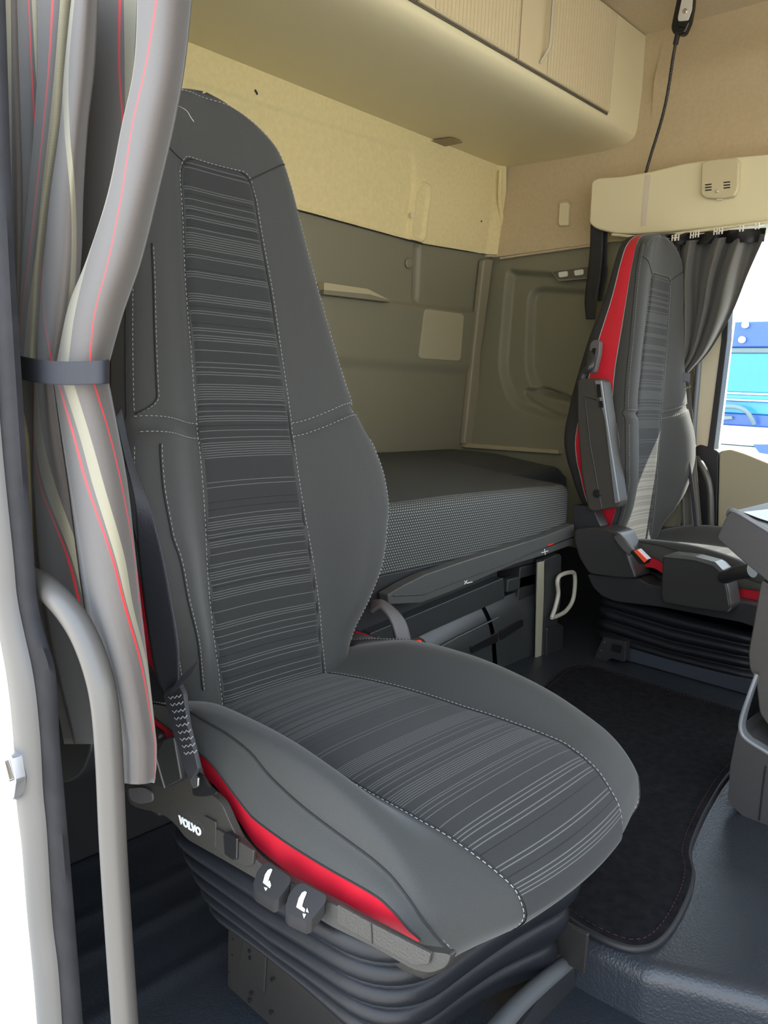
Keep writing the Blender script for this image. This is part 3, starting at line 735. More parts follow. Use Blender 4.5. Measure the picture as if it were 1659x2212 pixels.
# ------------------------------------------------------------------ near belt
bt = thing('seat_belt', 'black lap belt running down behind the striped curtain to the near seat hinge', 'seat belt', onX(370, 1500, 0.49))
ribbon('webbing', [onX(250, 900, 0.470), onX(268, 980, 0.472), onX(290, 1080, 0.475), onX(300, 1200, 0.480), onX(315, 1330, 0.484), onX(335, 1450, 0.487), onX(356, 1500, 0.487)],
       [onX(262, 880, 0.480), onX(283, 980, 0.484), onX(322, 1085, 0.490), onX(350, 1190, 0.492), onX(371, 1300, 0.492), onX(386, 1400, 0.490), onX(386, 1490, 0.487)], WEBB, bt, thick=0.0014, n=50, across=10)
pad = pixprism('end_sleeve', [(352, 1500), (362, 1486), (385, 1478), (396, 1500), (405, 1570), (418, 1620), (428, 1662), (410, 1690), (396, 1655), (372, 1580)], pts_on(onX, 0.484), (0.006, 0, 0), WEBB, bt, r=4, bev=0.002)
zig = []
for k in range(9):
    yy = 1508+k*15; xa = 364+k*4.2
    zig.append([onX(xa+i*4.5, yy+(2.5 if i % 2 else -2.5)-i*0.8, 0.4832) for i in range(7)])
tubes('zigzag_stitching', zig, 0.0006, THREAD, pad, seg=5)
pixprism('end_flap', [(356, 1504), (384, 1470), (408, 1446), (429, 1425), (414, 1456), (388, 1482), (368, 1500)], pts_on(onX, 0.478), (0.0014, 0, 0), WEBB, bt, r=2, bev=0)
pixprism('anchor_bracket', [(412, 1668), (428, 1682), (427, 1700), (416, 1704), (410, 1690)], pts_on(onX, 0.486), (0.003, 0, 0), STEEL, bt, r=3, bev=0.001)

# ------------------------------------------------------------------ near curtain
REDT, CRM = (0.46, 0.02, 0.025), (0.25, 0.23, 0.16)
CURT = band_mat('curtain_cloth', (0.075, 0.065, 0.058), [(0.100, 0.0032, REDT, False), (0.130, 0.0150, CRM, True), (0.300, 0.0032, REDT, False), (0.330, 0.0150, CRM, True), (0.500, 0.0032, REDT, False), (0.530, 0.0150, CRM, True), (0.700, 0.0032, REDT, False)])
cur = thing('curtain', 'grey near curtain with red lines and cream bands, gathered beside the doorway', 'curtain', onX(140, 1600, 0.42))
RU = [-60, 135, 270, 420, 560, 680, 790]
RL = [815, 940, 1050, 1197, 1310, 1444, 1607]
def sheet(rows, cols, depth, bulge, ext=0):
    """cols: (u, [px at each row]); depth and bulge in metres off the curtain plane"""
    n = 70; ncol = 60; us = np.array([c[0] for c in cols]); A = np.array([c[1] for c in cols], float)
    ry = cat1([[r] for r in rows], n)[:, 0]; cols_f = np.array([cat1([[v] for v in a], n)[:, 0] for a in A])
    k = np.linspace(0, 1, len(cols)); kk = []
    for i in range(len(cols)-1): kk += list(np.linspace(k[i], k[i+1], max(4, ncol//len(cols)))[:-1])
    kk.append(1.0); kk = np.array(kk); G = []; UV = []
    for r in range(n):
        c = cols_f[:, r]; px = np.interp(kk, k, c); u = np.interp(kk, k, us); tot = max(c[-1]-c[0], 1); q = (px-c[0])/tot; row = []
        for j in range(len(kk)):
            x = depth-1.9*bulge*math.sin(math.pi*min(1, max(0, q[j])))**0.8; row.append(onX(px[j], ry[r], x))
        G.append(row); UV.append([(a, r/n*1.2) for a in u])
    return G, UV
sheets = [
 (RU, [(0.06, [-10, -4, 2, 8, 12, 22, 30]), (0.10, [2, 5, 9, 12, 15, 25, 32]), (0.115, [8, 11, 13, 15, 17, 27, 33]), (0.145, [23, 25, 26, 26, 24, 31, 35]), (0.19, [42, 44, 48, 50, 50, 46, 45])], 0.450, 0.006),
 (RU, [(0.22, [36, 41, 45, 49, 47, 42, 36]), (0.30, [60, 68, 74, 74, 66, 58, 50]), (0.315, [66, 76, 84, 84, 76, 66, 58]), (0.36, [95, 95, 95, 95, 90, 80, 70])], 0.440, 0.008),
 (RU, [(0.44, [79, 81, 73, 60, 48, 42, 35]), (0.50, [117, 106, 94, 78, 62, 47, 38]), (0.515, [135, 120, 107, 90, 76, 60, 50]), (0.516, [170, 152, 142, 118, 100, 92, 86])], 0.428, 0.012),
 (RU, [(0.285, [160, 138, 127, 106, 93, 82, 77]), (0.297, [160.5, 138.5, 127.5, 106.5, 93.5, 95, 113]), (0.303, [161, 139, 128, 107, 94.5, 97, 115.5]), (0.3145, [162, 137.5, 139, 152, 153, 142, 122]), (0.345, [168, 150, 151, 162, 164, 154, 128]), (0.40, [215, 205, 190, 180, 175, 160, 135])], 0.420, 0.016),
 (RU, [(0.44, [205, 195, 180, 165, 158, 140, 118]), (0.497, [258, 256, 264, 262, 250, 220, 200]), (0.503, [264, 260, 268, 266, 254, 224, 203]), (0.515, [267, 270, 271, 270, 258, 228, 206]), (0.545, [300, 290, 285, 283, 268, 238, 212]), (0.58, [330, 310, 300, 290, 275, 245, 218])], 0.450, -0.004),
 (RU, [(0.520, [300, 291, 264, 233, 188, 140, 117]), (0.545, [300.8, 292, 265, 235, 191, 162, 148]), (0.62, [322, 303, 275, 250, 213, 184, 172]), (0.697, [346, 315, 285.5, 262, 234.5, 203.5, 192.5]), (0.703, [351, 318.5, 288.5, 265, 237, 206, 195.5]), (0.76, [385, 360, 332, 304, 272, 236, 215]), (0.82, [420, 400, 376, 341, 306, 265, 234])], 0.402, 0.014),
 # below the strap
 (RL, [(0.22, [34, 62, 68, 74, 80, 100, 128]), (0.28, [62, 72, 78, 90, 105, 125, 150]), (0.29, [90, 100, 110, 120, 140, 160, 190])], 0.450, 0.004),
 (RL, [(0.285, [74, 73, 73, 79, 92, 120, 160]), (0.297, [74.6, 74, 86, 143, 172, 200, 240]), (0.303, [75.2, 75, 90, 147, 176, 204, 243]), (0.315, [76, 76, 96, 152, 182, 208, 247]), (0.345, [79, 93, 121, 172, 197, 220, 256]), (0.40, [118, 135, 160, 186, 208, 240, 275])], 0.432, 0.012),
 (RL, [(0.42, [114, 131, 147, 166, 182, 212, 252]), (0.497, [121, 157, 187, 238.5, 268, 304, 333]), (0.503, [126, 162, 192, 243, 272.5, 308, 334.5]), (0.515, [132, 172, 202, 247.5, 275, 311, 335]), (0.545, [156, 195, 226, 267, 287, 318.3, 336.5]), (0.62, [180, 218, 246, 279, 294, 318.8, 337]), (0.697, [197, 235, 261, 288, 300, 319.2, 337.4]), (0.703, [200, 237.5, 263.5, 289.5, 301, 319.5, 337.7]), (0.76, [233, 257, 276, 292, 304.5, 320, 338])], 0.404, 0.016)]
for rows, cols, dep, bul in sheets:
    G, UV = sheet(rows, cols, dep, bul)
    if rows is RL and cols[0][0] == 0.42:
        G = G[:]; last = G[-1]; n = len(last)
        for e in range(1, 9):
            row = []
            for j, p in enumerate(last):
                q = j/(n-1); row.append(np.array(p)+np.array([0, 0, -0.0055*e*(1-0.85*q**1.2)*1.0]))
            G.append(row); UV.append([(a, 1.2+0.02*e) for a, _ in UV[-1]])
    grid_obj('cloth_fold', G, CURT, cur, uv=UV, thick=0.0008)
stp = ribbon('tie_strap', [onX(30, 765, 0.392), onX(50, 770, 0.372), onX(90, 777, 0.364), (onX(140, 781, 0.361)), onX(190, 780, 0.361), onX(226, 778, 0.368), onX(235, 777, 0.40)],
             [onX(30, 812, 0.392), onX(50, 820, 0.372), onX(90, 828, 0.364), (onX(140, 832, 0.361)), onX(190, 831, 0.361), onX(226, 829, 0.368), onX(235, 828, 0.40)],
             dot_mat('strap_weave', (0.012, 0.013, 0.018), (0.035, 0.037, 0.045), 16, 120, 0.36), thick=0.0016, n=60, across=14)
tag(stp, 'black woven strap tied round the near striped curtain', 'strap')
o = tube('loose_thread', [onX(378, 226, 0.40), onX(392, 232, 0.398), onX(404, 240, 0.397), onX(412, 253, 0.396), onX(419, 263, 0.396)], 0.00018, THREAD, n=20, seg=5)
tag(o, 'pale loose thread sticking out of the curtain edge', 'thread')

# ------------------------------------------------------------------ doorway: grab handle, seals, body
gh = thing('grab_handle', 'curved grey tube grab handle beside the near door frame', 'handle', onX(268, 2212, 0.36))
tube('bar', [onX(60, 1248, 0.375), onX(84, 1258, 0.362), onX(116, 1284, 0.36), onX(150, 1322, 0.36), onX(180, 1370, 0.36), onX(208, 1440, 0.36), onX(226, 1520, 0.36), onX(236, 1640, 0.36), onX(244, 1820, 0.36), onX(256, 2010, 0.36), onX(270, 2212, 0.36), onX(276, 2300, 0.36)], 0.0135, SATIN, gh, n=90, seg=20)
def slab(name, left, right, x, th, m, n=60, bulge=0.0, kind='trim'):
    A = cat1([onX(a, b, x) for a, b in left], n); B = cat1([onX(a, b, x) for a, b in right], n); G = []
    for i in range(n):
        row = []
        for k in range(12):
            q = k/11; row.append(A[i]+(B[i]-A[i])*q+np.array([-bulge*math.sin(math.pi*q)**0.6, 0, 0]))
        row.append(row[-1]+np.array([th, 0, 0])); row.insert(0, row[0]+np.array([th, 0, 0])); G.append(row)
    return struct(grid_obj(name, G, m, sharp=60))
blackL = [(-40, -60), (-30, 500), (-10, 900), (19, 1200), (30, 1308), (62, 1458), (76, 1580), (84, 1715), (92, 1800), (104, 1990), (117, 2100), (128, 2260)]
blackR = [(-4, -60), (14, 461), (36, 850), (60, 1197), (70, 1308), (90, 1390), (108, 1458), (117, 1607), (127, 1720), (138, 1850), (155, 2060), (171, 2260)]
greyL = [(-70, -60), (-60, 500), (-40, 900), (-20, 1200), (-8, 1308), (20, 1471), (33, 1600), (40, 1740), (51, 1830), (62, 1960), (76, 2110), (88, 2260)]
slab('trim_6', blackL, blackR, 0.335, 0.006, RUBBER, bulge=0.006)
slab('trim_7', greyL, [(a+1, b) for a, b in blackL], 0.325, 0.010, RUB_SIL, bulge=0.009)
slab('wall_near', [(-500, -60), (-500, 1200), (-500, 1600), (-500, 2260)], [(-66, -60), (-38, 900), (38, 1620), (92, 2260)], 0.318, 0.02, WHITE)
lt = thing('door_striker', 'bright metal striker plate on the white door frame', 'striker', onX(15, 1680, 0.31))
pixprism('plate', [(-30, 1620), (10, 1622), (24, 1634), (33, 1690), (28, 1728), (8, 1738), (-30, 1740)], pts_on(onX, 0.306), (0.012, 0, 0), STEEL, lt, r=7, bev=0.003)
pixprism('keeper', [(-30, 1640), (8, 1642), (20, 1690), (-30, 1700)], pts_on(onX, 0.300), (0.006, 0, 0), CHROME, lt, r=5, bev=0.002)
o = pixprism('storage_cover', [(110, 1548), (165, 1542), (188, 1570), (196, 1620), (178, 1670), (150, 1692), (112, 1694)], pts_on(onX, 0.445), (0.02, 0, 0), PLAST_K, r=16, bev=0.006)
tag(o, 'dark rounded plastic cover in the shade behind the near grab handle', 'cover')

# ================================================================== OVERHEAD LOCKER
lk = thing('overhead_locker', 'long cream overhead locker with ribbed sliding doors above the bunk', 'locker', (1.6, 1.75, 2.1))
prof = [(YW-0.02, 2.112), (1.80, 2.106), (1.60, 2.104), (1.53, 2.107), (1.485, 2.116), (1.458, 2.134), (1.45, 2.16), (1.452, 2.30), (1.47, ZC-0.005), (YW-0.02, ZC-0.005)]
prof_s = cat1(prof[:7], 40)[:, :2].tolist()+prof[7:]
Vx0 = 0.475
V = [(Vx0, a, b) for a, b in prof_s]+[(XW(b, 0.016), a, b) for a, b in prof_s]; n_ = len(prof_s)
body = obj('body', V, [tuple(range(n_)), tuple(range(2*n_-1, n_-1, -1))]+[(i, (i+1) % n_, n_+(i+1) % n_, n_+i) for i in range(n_)], PLAST_C, lk, sharp=35)
def ribbed(x0, x1, z0, z1, y, n, m, parent):
    G = []; xs_ = []; ds = []
    for k in range(n):
        a = x0+(x1-x0)*k/n; w_ = (x1-x0)/n
        for q, d in ((0.0, 0), (0.84, 0), (0.88, 0.004), (0.96, 0.004)): xs_.append(a+w_*q); ds.append(d)
    xs_.append(x1); ds.append(0)
    for z in (z0, z1): G.append([(x, y+d, z) for x, d in zip(xs_, ds)])
    return grid_obj('ribbed_panel', G, m, parent, smooth=False)
DOOR = mat('door_cream', (0.60, 0.51, 0.33), 0.5, bump=0.05, bscale=900)
boxab('opening_edge', (0.70, 1.446, 2.150), (2.612, 1.451, 2.47), mat('gap_dark', (0.10, 0.085, 0.06), 0.7), body, bev=0.002)
for (x0, x1, hx, side) in ((0.72, 1.155, 1.10, 1), (1.160, 1.600, 1.575, 1), (1.606, 2.044, 1.640, -1), (2.052, 2.604, 2.175, -1)):
    d = boxab('door', (x0, 1.436, 2.155), (x1, 1.446, 2.465), DOOR, lk, bev=0.002)
    if side < 0: ribbed(hx+0.025, x1-0.008, 2.158, 2.462, 1.4345, int((x1-hx)/0.0175), DOOR, d)
    else: ribbed(x0+0.008, hx-0.025, 2.158, 2.462, 1.4345, int((hx-x0)/0.0175), DOOR, d)
    ribbon('handle', [(hx-0.004, 1.425, 2.44), (hx-0.004, 1.415, 2.38), (hx-0.004, 1.415, 2.24), (hx-0.010, 1.420, 2.21), (hx-0.022, 1.434, 2.175)], [(hx+0.008, 1.425, 2.44), (hx+0.008, 1.415, 2.38), (hx+0.008, 1.415, 2.24), (hx+0.002, 1.420, 2.21), (hx-0.014, 1.434, 2.175)], mat('handle_cream', (0.55, 0.50, 0.38), 0.22), d, n=30, thick=0.004)
o = obj('underside_recess', *prism_data([onZ(a, b, 2.1035) for a, b in [(908, 308), (975, 299), (999, 309), (940, 321)]], (0, 0, 0.002)), mat('recess_olive', (0.30, 0.25, 0.14), 0.6), body, smooth=False)

# ================================================================== BUNK
def mattress():
    x0, x1, y1 = 0.56, 2.63, 2.018; nx_, ny_ = 200, 44; 
    def yf(x): return 1.212+0.30*float(sstep(np.array((x-2.135)/0.07)))
    def ztop(x, y):
        y0 = yf(x); q = (y-y0)/(y1-y0); ex = min(1, (x1-x)/0.05)
        return 0.925+0.026*sstep(np.array(q*1.5)) + 0.004*math.sin(x*5)*(1-q)-0.028*(1-ex)**2
    G = []; UV = []
    for i in range(nx_):
        x = x0+(x1-x0)*i/(nx_-1); row = []; uvr = []; y0 = yf(x)
        zf = float(ztop(x, y0)); e = 0.03
        for k in range(12): row.append((x, y0+0.004*math.sin(math.pi*k/11)-0.006*math.sin(math.pi*k/11), 0.765+(zf-e-0.765)*k/11)); uvr.append((x, 0.765+(zf-e-0.765)*k/11))
        for k in range(1, 7):
            a = k/6*math.pi/2; row.append((x, y0+e-e*math.cos(a), zf-e+e*math.sin(a))); uvr.append((x, zf-e+e*a))
        for k in range(1, ny_):
            y = y0+e+(y1-y0-e)*k/(ny_-1); row.append((x, y, float(ztop(x, y)))); uvr.append((x, zf+(y-y0)))
        G.append(row); UV.append(uvr)
    G = np.array(G); UV = np.array(UV)
    # rounded right end
    G2 = [G[-1]]
    for k in range(1, 7):
        a = k/6*math.pi/2; q = G[-1].copy(); q[:, 0] += 0.03*math.sin(a); q[:, 2] = np.maximum(0.765, q[:, 2]-0.03*(1-math.cos(a))); q[:, 1] = np.maximum(q[:, 1], yf(x1)+0.03*(1-math.cos(a))); G2.append(q)
    q = G2[-1].copy(); q[:, 2] = 0.765; G2.append(q)
    return G, UV, np.array(G2)
G, UV, G2 = mattress()
mt_ = thing('mattress', 'dark grey bunk mattress with light dotted mesh front', 'mattress', (1.6, 1.75, 0.765))
MF = dot_mat('mattress_mesh', (0.035, 0.038, 0.038), (0.20, 0.215, 0.20), 118, 150, 0.30)
MT = dot_mat('mattress_top', (0.050, 0.056, 0.058), (0.085, 0.093, 0.094), 160, 200, 0.3)
kq = int(np.searchsorted(G[:, 0, 0], 2.142)); grid_obj('mesh_side', G[:kq, :17], MF, mt_, uv=UV[:kq, :17]); grid_obj('rear_side', G[kq-1:, :17], MT, mt_, uv=UV[kq-1:, :17]); grid_obj('top_cover', G[:, 16:], MT, mt_, uv=UV[:, 16:])
grid_obj('end_cover', G2, MT, mt_, uv=np.stack([G2[:, :, 1], G2[:, :, 2]], -1))
tubes('piping', [[G[i][16] for i in range(0, 150, 3)]], 0.0025, mat('piping_grey', (0.05, 0.055, 0.055), 0.7), mt_)
bk = thing('bunk_base', 'black bunk base with long front rail under the mattress', 'bunk', (1.6, 1.7, 0.42))
boxab('platform', (0.50, 1.215, 0.70), (2.08, 2.045, 0.763), PLAST_K, bk)
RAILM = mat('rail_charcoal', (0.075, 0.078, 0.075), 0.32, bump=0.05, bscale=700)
rl = pixprism('front_rail', [(837, 1285), (870, 1265), (919, 1241), (1000, 1213), (1112, 1178), (1180, 1157), (1241, 1132), (1240, 1176), (1180, 1198), (1112, 1219), (1040, 1250), (967, 1281), (910, 1303), (840, 1306)], pts_on(onY, 1.178), (0, 0.03, 0), RAILM, bk, r=3, bev=0.004)
tubes('groove', [[onY(850, 1287, 1.1765), onY(912, 1284, 1.1765), onY(1040, 1236, 1.1765), onY(1239, 1160, 1.1765)]], 0.0016, GLOSS_K, rl)
tubes('fold_symbol', [[onY(1003, 1255, 1.176), onY(1008, 1260, 1.176), onY(1020, 1257, 1.176)], [onY(1003, 1262, 1.176), onY(1009, 1254, 1.176)]], 0.0012, INK, rl)
tubes('plus_symbol', [[onY(1170, 1194, 1.176), onY(1184, 1190, 1.176)], [onY(1176, 1186, 1.176), onY(1178, 1198, 1.176)]], 0.0012, INK, rl)
pixprism('red_mark', [(1184, 1177), (1196, 1173), (1196, 1176), (1184, 1180)], pts_on(onY, 1.1765), (0, 0.001, 0), REDB, rl, bev=0)
CAB = mat('cabinet_black', (0.030, 0.033, 0.034), 0.36, bump=0.08, bscale=500)
cb = thing('drawer_cabinet', 'black drawer cabinet under the bunk between the two seats', 'cabinet', (1.9, 1.6, 0.42))
boxab('carcass', (0.50, 1.245, 0.345), (1.83, 2.04, 0.695), PLAST_K, cb, bev=0.002)
d1 = pixprism('drawer', [(800, 1368), (1088, 1248), (1091, 1293), (870, 1390), (800, 1420)], pts_on(onY, 1.215), (0, 0.03, 0), CAB, cb, r=3, bev=0.005)
q1, q2 = onY(1098, 1252, 1.215), onY(1164, 1258, 1.215); d2 = boxab('drawer', (q1[0], 1.215, q2[2]-0.005), (q2[0], 1.245, q1[2]), CAB, cb, bev=0.005)
def curved_front(name, top, bot, y, m, parent):
    A = cat1([onY(a, b, y) for a, b in top], 20); B = cat1([onY(a, b, y) for a, b in bot], 20); G = []
    for i in range(20):
        row = []
        for k in range(14):
            q = k/13; p = A[i]+(B[i]-A[i])*q; e = 0.028*(1-min(1, q/0.32))**2; row.append((p[0], p[1]+e, p[2]))
        row.append((row[-1][0], row[-1][1]+0.04, row[-1][2])); row.insert(0, (row[0][0], row[0][1]+0.02, row[0][2])); G.append(row)
    return grid_obj(name, G, m, parent, sharp=50)
d3 = curved_front('drawer', [(800, 1442), (900, 1392), (1056, 1316)], [(800, 1640), (920, 1560), (1070, 1500)], 1.200, CAB, cb)
d4 = curved_front('drawer', [(1064, 1312), (1110, 1292), (1164, 1270)], [(1080, 1500), (1120, 1470), (1160, 1445)], 1.200, CAB, cb)
pixprism('grip_slot', [(1017, 1397), (1076, 1366), (1076, 1386), (1020, 1412)], pts_on(onY, 1.195), (0, 0.01, 0), GLOSS_K, d3, r=3, bev=0.001)
pixprism('grip_slot', [(1080, 1364), (1130, 1338), (1131, 1352), (1082, 1384)], pts_on(onY, 1.195), (0, 0.01, 0), GLOSS_K, d4, r=3, bev=0.001)
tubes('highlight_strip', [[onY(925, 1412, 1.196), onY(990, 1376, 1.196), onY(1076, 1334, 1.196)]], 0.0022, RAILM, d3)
cp = thing('end_column', 'black end column with cream loop handle right of the drawers', 'column', (2.3, 1.42, 0.42))
pixprism('pale_edge', [(1163, 1215), (1176, 1212), (1178, 1216), (1168, 1452), (1158, 1448)], pts_on(onY, 1.180), (0, 0.006, 0), mat('pale_edge', (0.30, 0.29, 0.22), 0.4), cp, r=2, bev=0.002)
pixprism('column', [(1174, 1210), (1208, 1196), (1214, 1200), (1212, 1300), (1205, 1345), (1218, 1352), (1216, 1440), (1170, 1452)], pts_on(onY, 1.180), (0, 0.03, 0), CAB, cp, r=5, bev=0.006)
pixprism('side_pad', [(1182, 1356), (1212, 1350), (1217, 1358), (1215, 1430), (1180, 1440)], pts_on(onY, 1.172), (0, 0.012, 0), PLAST_K, cp, r=6, bev=0.003)
tube('loop_handle', [onY(a, b, 1.165) for a, b in [(1192, 1334), (1200, 1310), (1206, 1282), (1204, 1256), (1212, 1242), (1236, 1236), (1242, 1246), (1241, 1275), (1236, 1300), (1222, 1320), (1205, 1330), (1192, 1334)]], 0.0065, mat('loop_cream', (0.42, 0.41, 0.34), 0.3), cp, n=60)
boxab('rear_block', (1.90, 1.215, ZT), (1.99, 2.04, 0.698), PLAST_K, cp)

boxab('side_block', (2.09, 1.53, 0.425), (2.66, 2.04, 0.762), PLAST_K, bk)
struct(boxab('wall_far', (2.69, 1.10, 0.30), (2.76, 2.05, 0.66), PLAST_K, bev=0))
# ================================================================== FAR SEAT FITTINGS
FS = 2.12
dark_trim = mat('trim_dark', (0.030, 0.030, 0.030), 0.35, bump=0.1, bscale=700)
A_ = lambda o: attach(o, far)
arm = A_(pixprism('armrest', [(1247, 824), (1252, 818), (1294, 817), (1301, 824), (1312, 900), (1339, 1086), (1330, 1096), (1282, 1106), (1270, 1100), (1255, 1020), (1246, 900)], pts_on(onX, FS-0.01), (0.055, 0, 0), mat('armrest_grey', (0.045, 0.042, 0.036), 0.5), r=10, bev=0.006))
pixprism('front_strip', [(1284, 822), (1298, 822), (1310, 905), (1337, 1084), (1328, 1088), (1306, 905)], pts_on(onX, FS-0.014), (0.008, 0, 0), mat('armrest_edge', (0.16, 0.17, 0.18), 0.3), arm, r=2, bev=0.002)
pixprism('slot', [(1288, 830), (1296, 830), (1299, 858), (1291, 858)], pts_on(onX, FS-0.016), (0.004, 0, 0), GLOSS_K, arm, bev=0)
pixprism('slot', [(1293, 866), (1301, 866), (1303, 880), (1295, 880)], pts_on(onX, FS-0.016), (0.004, 0, 0), GLOSS_K, arm, bev=0)
disc('pivot_cap', onX(1290, 1066, FS-0.012), (-1, 0, 0), 0.012, 0.004, GLOSS_K, arm)
tubes('panel_line', [[onX(1300, 1098, FS-0.011), onX(1275, 960, FS-0.011), onX(1263, 856, FS-0.011), onX(1288, 864, FS-0.011)]], 0.0014, GLOSS_K, arm)
A_(tubes('pivot_arm', [[onX(1278, 760, FS+0.04), onX(1276, 790, FS+0.01), onX(1262, 805, FS+0.01), onX(1254, 828, FS+0.01)]], 0.011, PLAST_K, n=16))
sb = A_(pixprism('slot_bezel', [(1275, 740), (1284, 733), (1296, 736), (1294, 765), (1284, 806), (1268, 806), (1266, 785)], pts_on(onX, FS+0.030), (0.02, 0, 0), PLAST_G, r=7, bev=0.003))
pixprism('slot', [(1280, 752), (1287, 752), (1280, 792), (1273, 792)], pts_on(onX, FS+0.028), (0.004, 0, 0), GLOSS_K, sb, bev=0)
shroud = A_(pixprism('hinge_shroud', [(1240, 1142), (1300, 1139), (1335, 1150), (1352, 1185), (1362, 1215), (1376, 1250), (1330, 1248), (1272, 1240), (1250, 1205), (1240, 1170)], pts_on(onX, FS-0.03), (0.10, 0, 0), dark_trim, r=10, bev=0.012))
A_(pixprism('back_bracket', [(1238, 1090), (1280, 1095), (1300, 1142), (1240, 1146)], pts_on(onX, FS+0.02), (0.05, 0, 0), PLAST_K, r=4, bev=0.004))
bst = A_(ribbon('buckle_stalk', [onX(1326, 1160, FS-0.035), onX(1340, 1180, FS-0.05), onX(1360, 1200, FS-0.05)], [onX(1340, 1153, FS-0.035), onX(1354, 1168, FS-0.05), onX(1372, 1190, FS-0.05)], PLAST_G, thick=0.01, n=12))
pixprism('buckle', [(1360, 1192), (1374, 1186), (1398, 1210), (1392, 1220), (1380, 1218)], pts_on(onX, FS-0.07), (0.03, 0, 0), GLOSS_K, bst, r=3, bev=0.003)
pixprism('release_button', [(1368, 1190), (1376, 1187), (1398, 1209), (1392, 1216)], pts_on(onX, FS-0.072), (0.01, 0, 0), mat('button_orange', (0.8, 0.10, 0.04), 0.35), bst, r=2, bev=0.001)
tub = A_(pixprism('seat_tub', [(1268, 1240), (1330, 1246), (1380, 1250), (1400, 1262), (1600, 1300), (1760, 1330), (1760, 1400), (1600, 1345), (1430, 1312), (1330, 1300), (1300, 1288), (1280, 1268)], pts_on(onX, FS-0.01), (0.40, 0, 0), PLAST_K, r=6, bev=0.008))
cbx = A_(pixprism('control_box', [(1430, 1203), (1440, 1198), (1500, 1206), (1545, 1218), (1566, 1240), (1574, 1275), (1580, 1312), (1568, 1326), (1500, 1316), (1432, 1304), (1426, 1290)], pts_on(onX, FS-0.075), (0.075, 0, 0), dark_trim, r=7, bev=0.008))
pixprism('top_pad', [(1432, 1203), (1447, 1196), (1500, 1202), (1545, 1214), (1562, 1232), (1556, 1236), (1540, 1222), (1500, 1210)], pts_on(onX, FS-0.080), (0.05, 0, 0), mat('pad_grey', (0.10, 0.10, 0.10), 0.25), cbx, r=2, bev=0.002)
for q in ((1452, 1200), (1475, 1202), (1500, 1206)):
    pixprism('button', [(q[0], q[1]-2), (q[0]+14, q[1]), (q[0]+14, q[1]+4), (q[0], q[1]+2)], pts_on(onX, FS-0.072), (0.02, 0, 0), mat('button_grey', (0.2, 0.2, 0.2), 0.3), cbx, bev=0.001)
A_(tubes('twist_lever', [[onX(1556, 1250, FS-0.05), onX(1590, 1238, FS-0.10), onX(1625, 1232, FS-0.12)]], 0.018, dark_trim, n=12, seg=14))
A_(bellows('bellows', 2.16, 2.60, 0.62, 1.10, 0.585, 0.600, 0.455, 4, 0.010, r=0.06, grow=0.006))
br = A_(boxab('base_rail', (2.15, 0.40, ZT+0.002), (2.17, 1.02, ZT+0.045), mat('rail_slate', (0.035, 0.042, 0.055), 0.45), bev=0.002))
for a, b in [(1390, 1453), (1570, 1503)]: disc('bolt_hole', onX(a, b, 2.149), (-1, 0, 0), 0.005, 0.002, GLOSS_K, br, bev=0, seg=12)
A_(boxab('base_rail', (2.60, 0.40, ZT+0.002), (2.62, 1.02, ZT+0.045), MATS['rail_slate'], bev=0.002))
o = pixprism('connector_box', [(1303, 1376), (1352, 1386), (1349, 1430), (1320, 1422), (1300, 1434), (1280, 1432), (1292, 1400)], pts_on(onX, 2.10), (0.03, 0, 0), PLAST_K, r=3, bev=0.003)
disc('screw', onX(1307, 1387, 2.098), (-1, 0, 0), 0.0035, 0.002, STEEL, o, bev=0); disc('screw', onX(1299, 1405, 2.098), (-1, 0, 0), 0.0035, 0.002, STEEL, o, bev=0)
pixprism('socket', [(1322, 1390), (1344, 1396), (1340, 1412), (1320, 1406)], pts_on(onX, 2.097), (0.004, 0, 0), GLOSS_K, o, r=3, bev=0)
tubes('cable', [[onX(1312, 1430, 2.11), onX(1320, 1440, 2.12), onX(1332, 1436, 2.14), onX(1336, 1426, 2.14)]], 0.004, PLAST_K, o, n=14)
tag(o, 'small black connector box standing on the floor behind the far seat base', 'box')
# far belts
ub = thing('seat_belt', 'black belt hanging from the header box behind the far seat headrest', 'seat belt', (2.68, 1.4, 1.75))
ribbon('webbing', [onX(1276, 484, 2.69), onX(1274, 545, 2.68), onX(1268, 600, 2.67), onX(1263, 650, 2.66), onX(1266, 690, 2.65)], [onX(1304, 486, 2.69), onX(1302, 545, 2.68), onX(1297, 600, 2.67), onX(1290, 650, 2.66), onX(1286, 690, 2.65)], WEBB, ub, thick=0.002)
ribbon('return_webbing', [onX(1298, 486, 2.72), onX(1300, 560, 2.71), onX(1296, 600, 2.71), onX(1290, 650, 2.71)], [onX(1313, 487, 2.72), onX(1311, 560, 2.71), onX(1312, 590, 2.71), onX(1300, 650, 2.71)], WEBB, ub, thick=0.002)
lb = thing('seat_belt', 'thin dark belt running diagonally beside the outer edge of the far seat', 'seat belt', (2.6, 1.0, 0.8))
ribbon('webbing', [onX(1447, 800, 2.60), onX(1456, 860, 2.60), onX(1474, 950, 2.60), onX(1490, 1050, 2.60), (onX(1500, 1145, 2.60))], [onX(1453, 800, 2.60), onX(1463, 860, 2.60), onX(1482, 950, 2.60), onX(1498, 1050, 2.60), (onX(1508, 1145, 2.60))], WEBB, lb, thick=0.002)
tubes('hook_pin', [[onX(1453, 846, 2.59), onX(1470, 841, 2.585), onX(1491, 834, 2.59)], [onX(1466, 836, 2.585), onX(1468, 848, 2.585)]], 0.0045, CHROME, lb)

